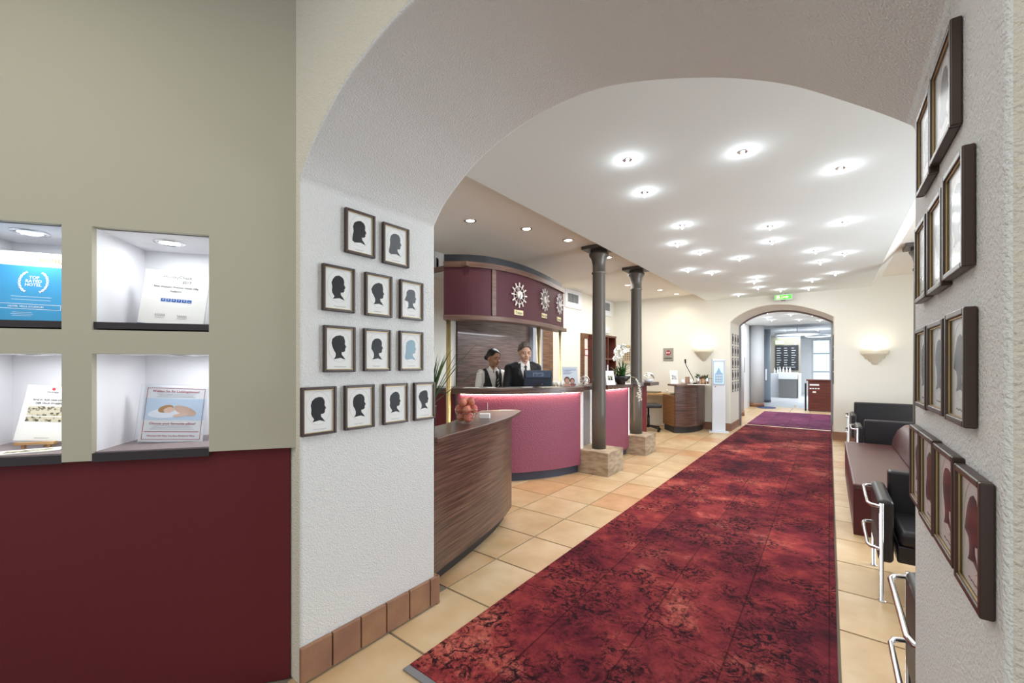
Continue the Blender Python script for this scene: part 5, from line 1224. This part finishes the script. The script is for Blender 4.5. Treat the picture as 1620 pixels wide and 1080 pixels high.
    q = MB(); q.ball((0, 0, 0), 1, 12, HM @ Matrix.Translation((0, -.087, .078)) @ Matrix.Diagonal((.022, .010, .0045, 1))); q.ball((0, 0, 0), 1, 12, HM @ Matrix.Translation((0, -.086, .070)) @ Matrix.Diagonal((.018, .010, .005, 1))); q.out('lips', lipm, t, smooth=True)
    for s in (-1, 1):
        e = MB().ball((0, 0, 0), 1, 14, HM @ Matrix.Translation((s*.031, -.0765, .137)) @ Matrix.Diagonal((.0125, .011, .0055, 1))).out('eye', mat('eye_white', '#d9d4cc', .3), t, smooth=True)
        MB().ball((0, 0, 0), 1, 10, HM @ Matrix.Translation((s*.031, -.0858, .1335)) @ Matrix.Diagonal((.0055, .003, .0045, 1))).out('iris', mat('iris_dark', '#20140e', .3), e, smooth=True)
        MB().ball((0, 0, 0), 1, 12, HM @ Matrix.Translation((s*.031, -.0785, .1405)) @ Matrix.Diagonal((.016, .0125, .0062, 1))).out('eyelid', mat('eyelid_'+('f' if fem else 'm'), '#8a5f4a' if fem else '#b98a74', .6), e, smooth=True)
        MB().tube([HM @ Vector((s*.014, -.0925, .158)), HM @ Vector((s*.032, -.093, .165 if fem else .1625)), HM @ Vector((s*.05, -.078, .157))], .003, 6, rs=[.0042*g, .0038*g, .002*g]).out('eyebrow', hairm if not fem else mat('brow_black', '#15100e', .8), t, smooth=True)
    # hair
    q = MB(); R_ = (hw+.010, .103, .101); q.ball((0, 0, 0), 1, 72, Matrix.Diagonal((*R_, 1)))
    rd = random.Random(2)
    kill = []
    for v in q.bm.verts:
        x, y, z = v.co; ax_ = abs(x)
        fr1 = (.056 if fem else .048)-(.060 if fem else .045)*(ax_/.07)**2
        bk1 = -.012-.62*y
        k_ = min(1, max(0, (-.028-y)/.022)); k_ = k_*k_*(3-2*k_)
        hl = fr1*k_+bk1*(1-k_)
        if z < hl: kill.append(v)
        elif not fem:
            k = 1+rd.uniform(0, .035)+.07*min(1, max(0, (z-.03)/.04)); v.co = (x*k*(.97 if z < .05 else 1), y*k, z*k)
    bmesh.ops.delete(q.bm, geom=kill, context='VERTS'); smooth_rim(q.bm); bmesh.ops.transform(q.bm, matrix=HM @ Matrix.Translation((0, .009, .167)), verts=q.bm.verts)
    h = q.out('hair', hairm, t, smooth=True); so = h.modifiers.new('solid', 'SOLIDIFY'); so.thickness = .010*g; so.offset = -1
    if fem:
        MB().ball((0, 0, 0), 1, 18, HM @ Matrix.Translation((0, .125, .135)) @ Matrix.Diagonal((.038, .034, .036, 1))).out('hair_bun', hairm, t, smooth=True)
    # shirt
    shirt = mat('white_shirt', '#eeeae4', .8, bump=(30, .4))
    b = MB(); torso(b, .011); 
    for s in (0, 1): arm(b, s, .016 if fem else .008, .97)
    b.ball(V(0, LY(1.40), 1.40), (.13*tk*g, .085*g, .06*g), 20)
    remeshed(b, 'shirt', shirt, t, .008*g, cut=lambda c: c.z > 1.485*g or c.z < .84*g or (c.y < -.03*g and c.z > (1.395+abs(c.x/g)*1.9)*g and abs(c.x) < .05*g), smooth_it=4)
    # collar wings
    for s in (-1, 1):
        y = LY(1.45)
        q = MB(); P0 = [(s*.012, y-.098, 1.405), (s*.062, y-.088, 1.43), (s*.066, y-.04, 1.50), (s*.05, y-.045, 1.512), (s*.006, y-.088, 1.44)]
        q.poly([V(*p) for p in P0]); c = q.out('collar', shirt, t); so = c.modifiers.new('solid', 'SOLIDIFY'); so.thickness = .006
    # trousers
    trm = mat('black_trousers', '#17171b', .8)
    b = MB(); torso(b, .012, 0, 1.0)
    for k in (-1, 1): b.tube([V(k*.085, 0, .88), V(k*.09, -.005, .66), V(k*.09, -.01, .48), V(k*.088, .01, .28), V(k*.088, .015, .06)], .05, 14, rs=[.097*g, .084*g, .07*g, .065*g, .06*g])
    remeshed(b, 'trousers', trm, t, .01*g, cut=lambda c: c.z > .97*g)
    for k in (-1, 1): MB().ball(V(k*.09, -.048, .042), (.052*g, .142*g, .05*g), 18).out('shoe', black_pl, t, smooth=True)
    if fem:
        vm = mat('charcoal_vest', '#2c2b2e', .75)
        b = MB(); torso(b, .026); 
        for s in (-1, 1): b.tube([V(s*.05, LY(1.46)+.012, 1.455), V(s*.115, LY(1.44)+.0, 1.435), V(s*.13, LY(1.3), 1.36)], .03, 10, rs=[.04*g, .045*g, .05*g])
        remeshed(b, 'vest', vm, t, .008*g, cut=lambda c: c.z < .9*g or c.z > 1.475*g or abs(c.x) > (.148 if c.z < 1.25*g else .135)*g or (c.y < 0 and abs(c.x)/g < .30*(c.z/g-1.14)) or (abs(c.x) < .055*g and c.z > 1.45*g), smooth_it=4)
        # dark scarf tie
        tm_ = mat('dark_scarf', '#1b1820', .6)
        q = MB(); y = LY(1.3)
        q.tube([V(.045, LY(1.43)-.105, 1.425), V(.055, LY(1.33)-.142, 1.34), V(.045, LY(1.2)-.15, 1.2), V(.03, LY(1.1)-.142, 1.1)], .02, 10, rs=[.016*g, .022*g, .024*g, .018*g]); q.out('scarf', tm_, t, smooth=True)
        for k in range(3): MB().box(-.004, -.002, -.02, .004, .002, .02, Matrix.Translation(V(.05+.006*k, LY(1.28)-.168, 1.30-.045*k)) @ Matrix.Rotation(.6, 4, 'Y')).out('scarf_stripe', paper, t)
    else:
        jm = mat('black_jacket', '#15151a', .75, bump=(20, .3))
        b = MB(); torso(b, .03, .8)
        for s in (0, 1): arm(b, s, .02, .95)
        for s in (-1, 1): b.tube([V(s*.05, LY(1.46)+.01, 1.455), V(s*.12, LY(1.44), 1.435), V(s*.185, LY(1.4), 1.40)], .03, 12, rs=[.045*g, .055*g, .06*g])
        remeshed(b, 'jacket', jm, t, .009*g, cut=lambda c: c.z < .80*g or c.z > 1.487*g or (c.y < 0 and abs(c.x)/g < .245*(c.z/g-1.12)) or (abs(c.x) < .062*g and c.z > 1.455*g), smooth_it=4)
        for s in (-1, 1):   # lapels
            q = MB(); pts = [(.004, 1.13, -.148), (.03, 1.13+.02, -.15), (.115, 1.33, -.132), (.105, 1.37, -.13), (.085, 1.46, -.06), (.062, 1.47, -.058), (.07, 1.38, -.118), (.045, 1.28, -.143)]
            q.poly([V(s*x, LY(z)+y_, z) for x, z, y_ in pts]); c = q.out('lapel', mat('lapel_black', '#202026', .6), t); bmesh_tri(c); so = c.modifiers.new('solid', 'SOLIDIFY'); so.thickness = .006
        tm_ = mat('dark_tie', '#2a2530', .5)
        q = MB(); y = lambda z: LY(z)
        q.prism([(-.017, 1.425), (.017, 1.425), (.01, 1.39), (.032, 1.16), (0, 1.12), (-.032, 1.16), (-.01, 1.39)], 0, .008, Matrix(((g, 0, 0, 0), (0, .06*g, -g, -.122*g+LY(1.3)*g-.06*1.3*g), (0, g, 0, 0), (0, 0, 0, 1)))); q.out('tie', tm_, t)
        MB().ball(V(0, LY(1.42)-.098, 1.415), (.019*g, .012*g, .02*g), 12).out('tie_knot', tm_, t, smooth=True)
    return t
skin_f = mat('skin_brown', '#a9795f', .55); skin_m = mat('skin_tan', '#d3a68e', .55)
pm = onu(827.5, 6.05, 0)
person('man in black jacket, white shirt and dark tie looking down at the monitor', (pm.x, pm.y, 0), TH+.22, 1.04, False, .04, .13, 0.0, skin_m, mat('hair_salt_brown', '#4a3f38', .8, var=((60, 60, 60), '#7d746c', .4, .65)),
       [((-.19, 0, 1.39), (-.25, -.06, 1.12), (-.12, -.30, 1.03)), ((.19, 0, 1.39), (.25, -.06, 1.12), (.12, -.30, 1.03))], lean=.10)
pw = onu(777, 6.3, 0)
person('woman in white shirt and charcoal vest, dark hair in a bun, looking down', (pw.x, pw.y, 0), TH+.30, .985, True, .50, .13, 0.0, skin_f, mat('hair_black', '#0e0b0c', .4),
       [((-.165, 0, 1.385), (-.23, -.05, 1.12), (-.12, -.27, 1.05)), ((.165, 0, 1.385), (.25, -.10, 1.13), (.24, -.34, 1.06))], lean=.12)
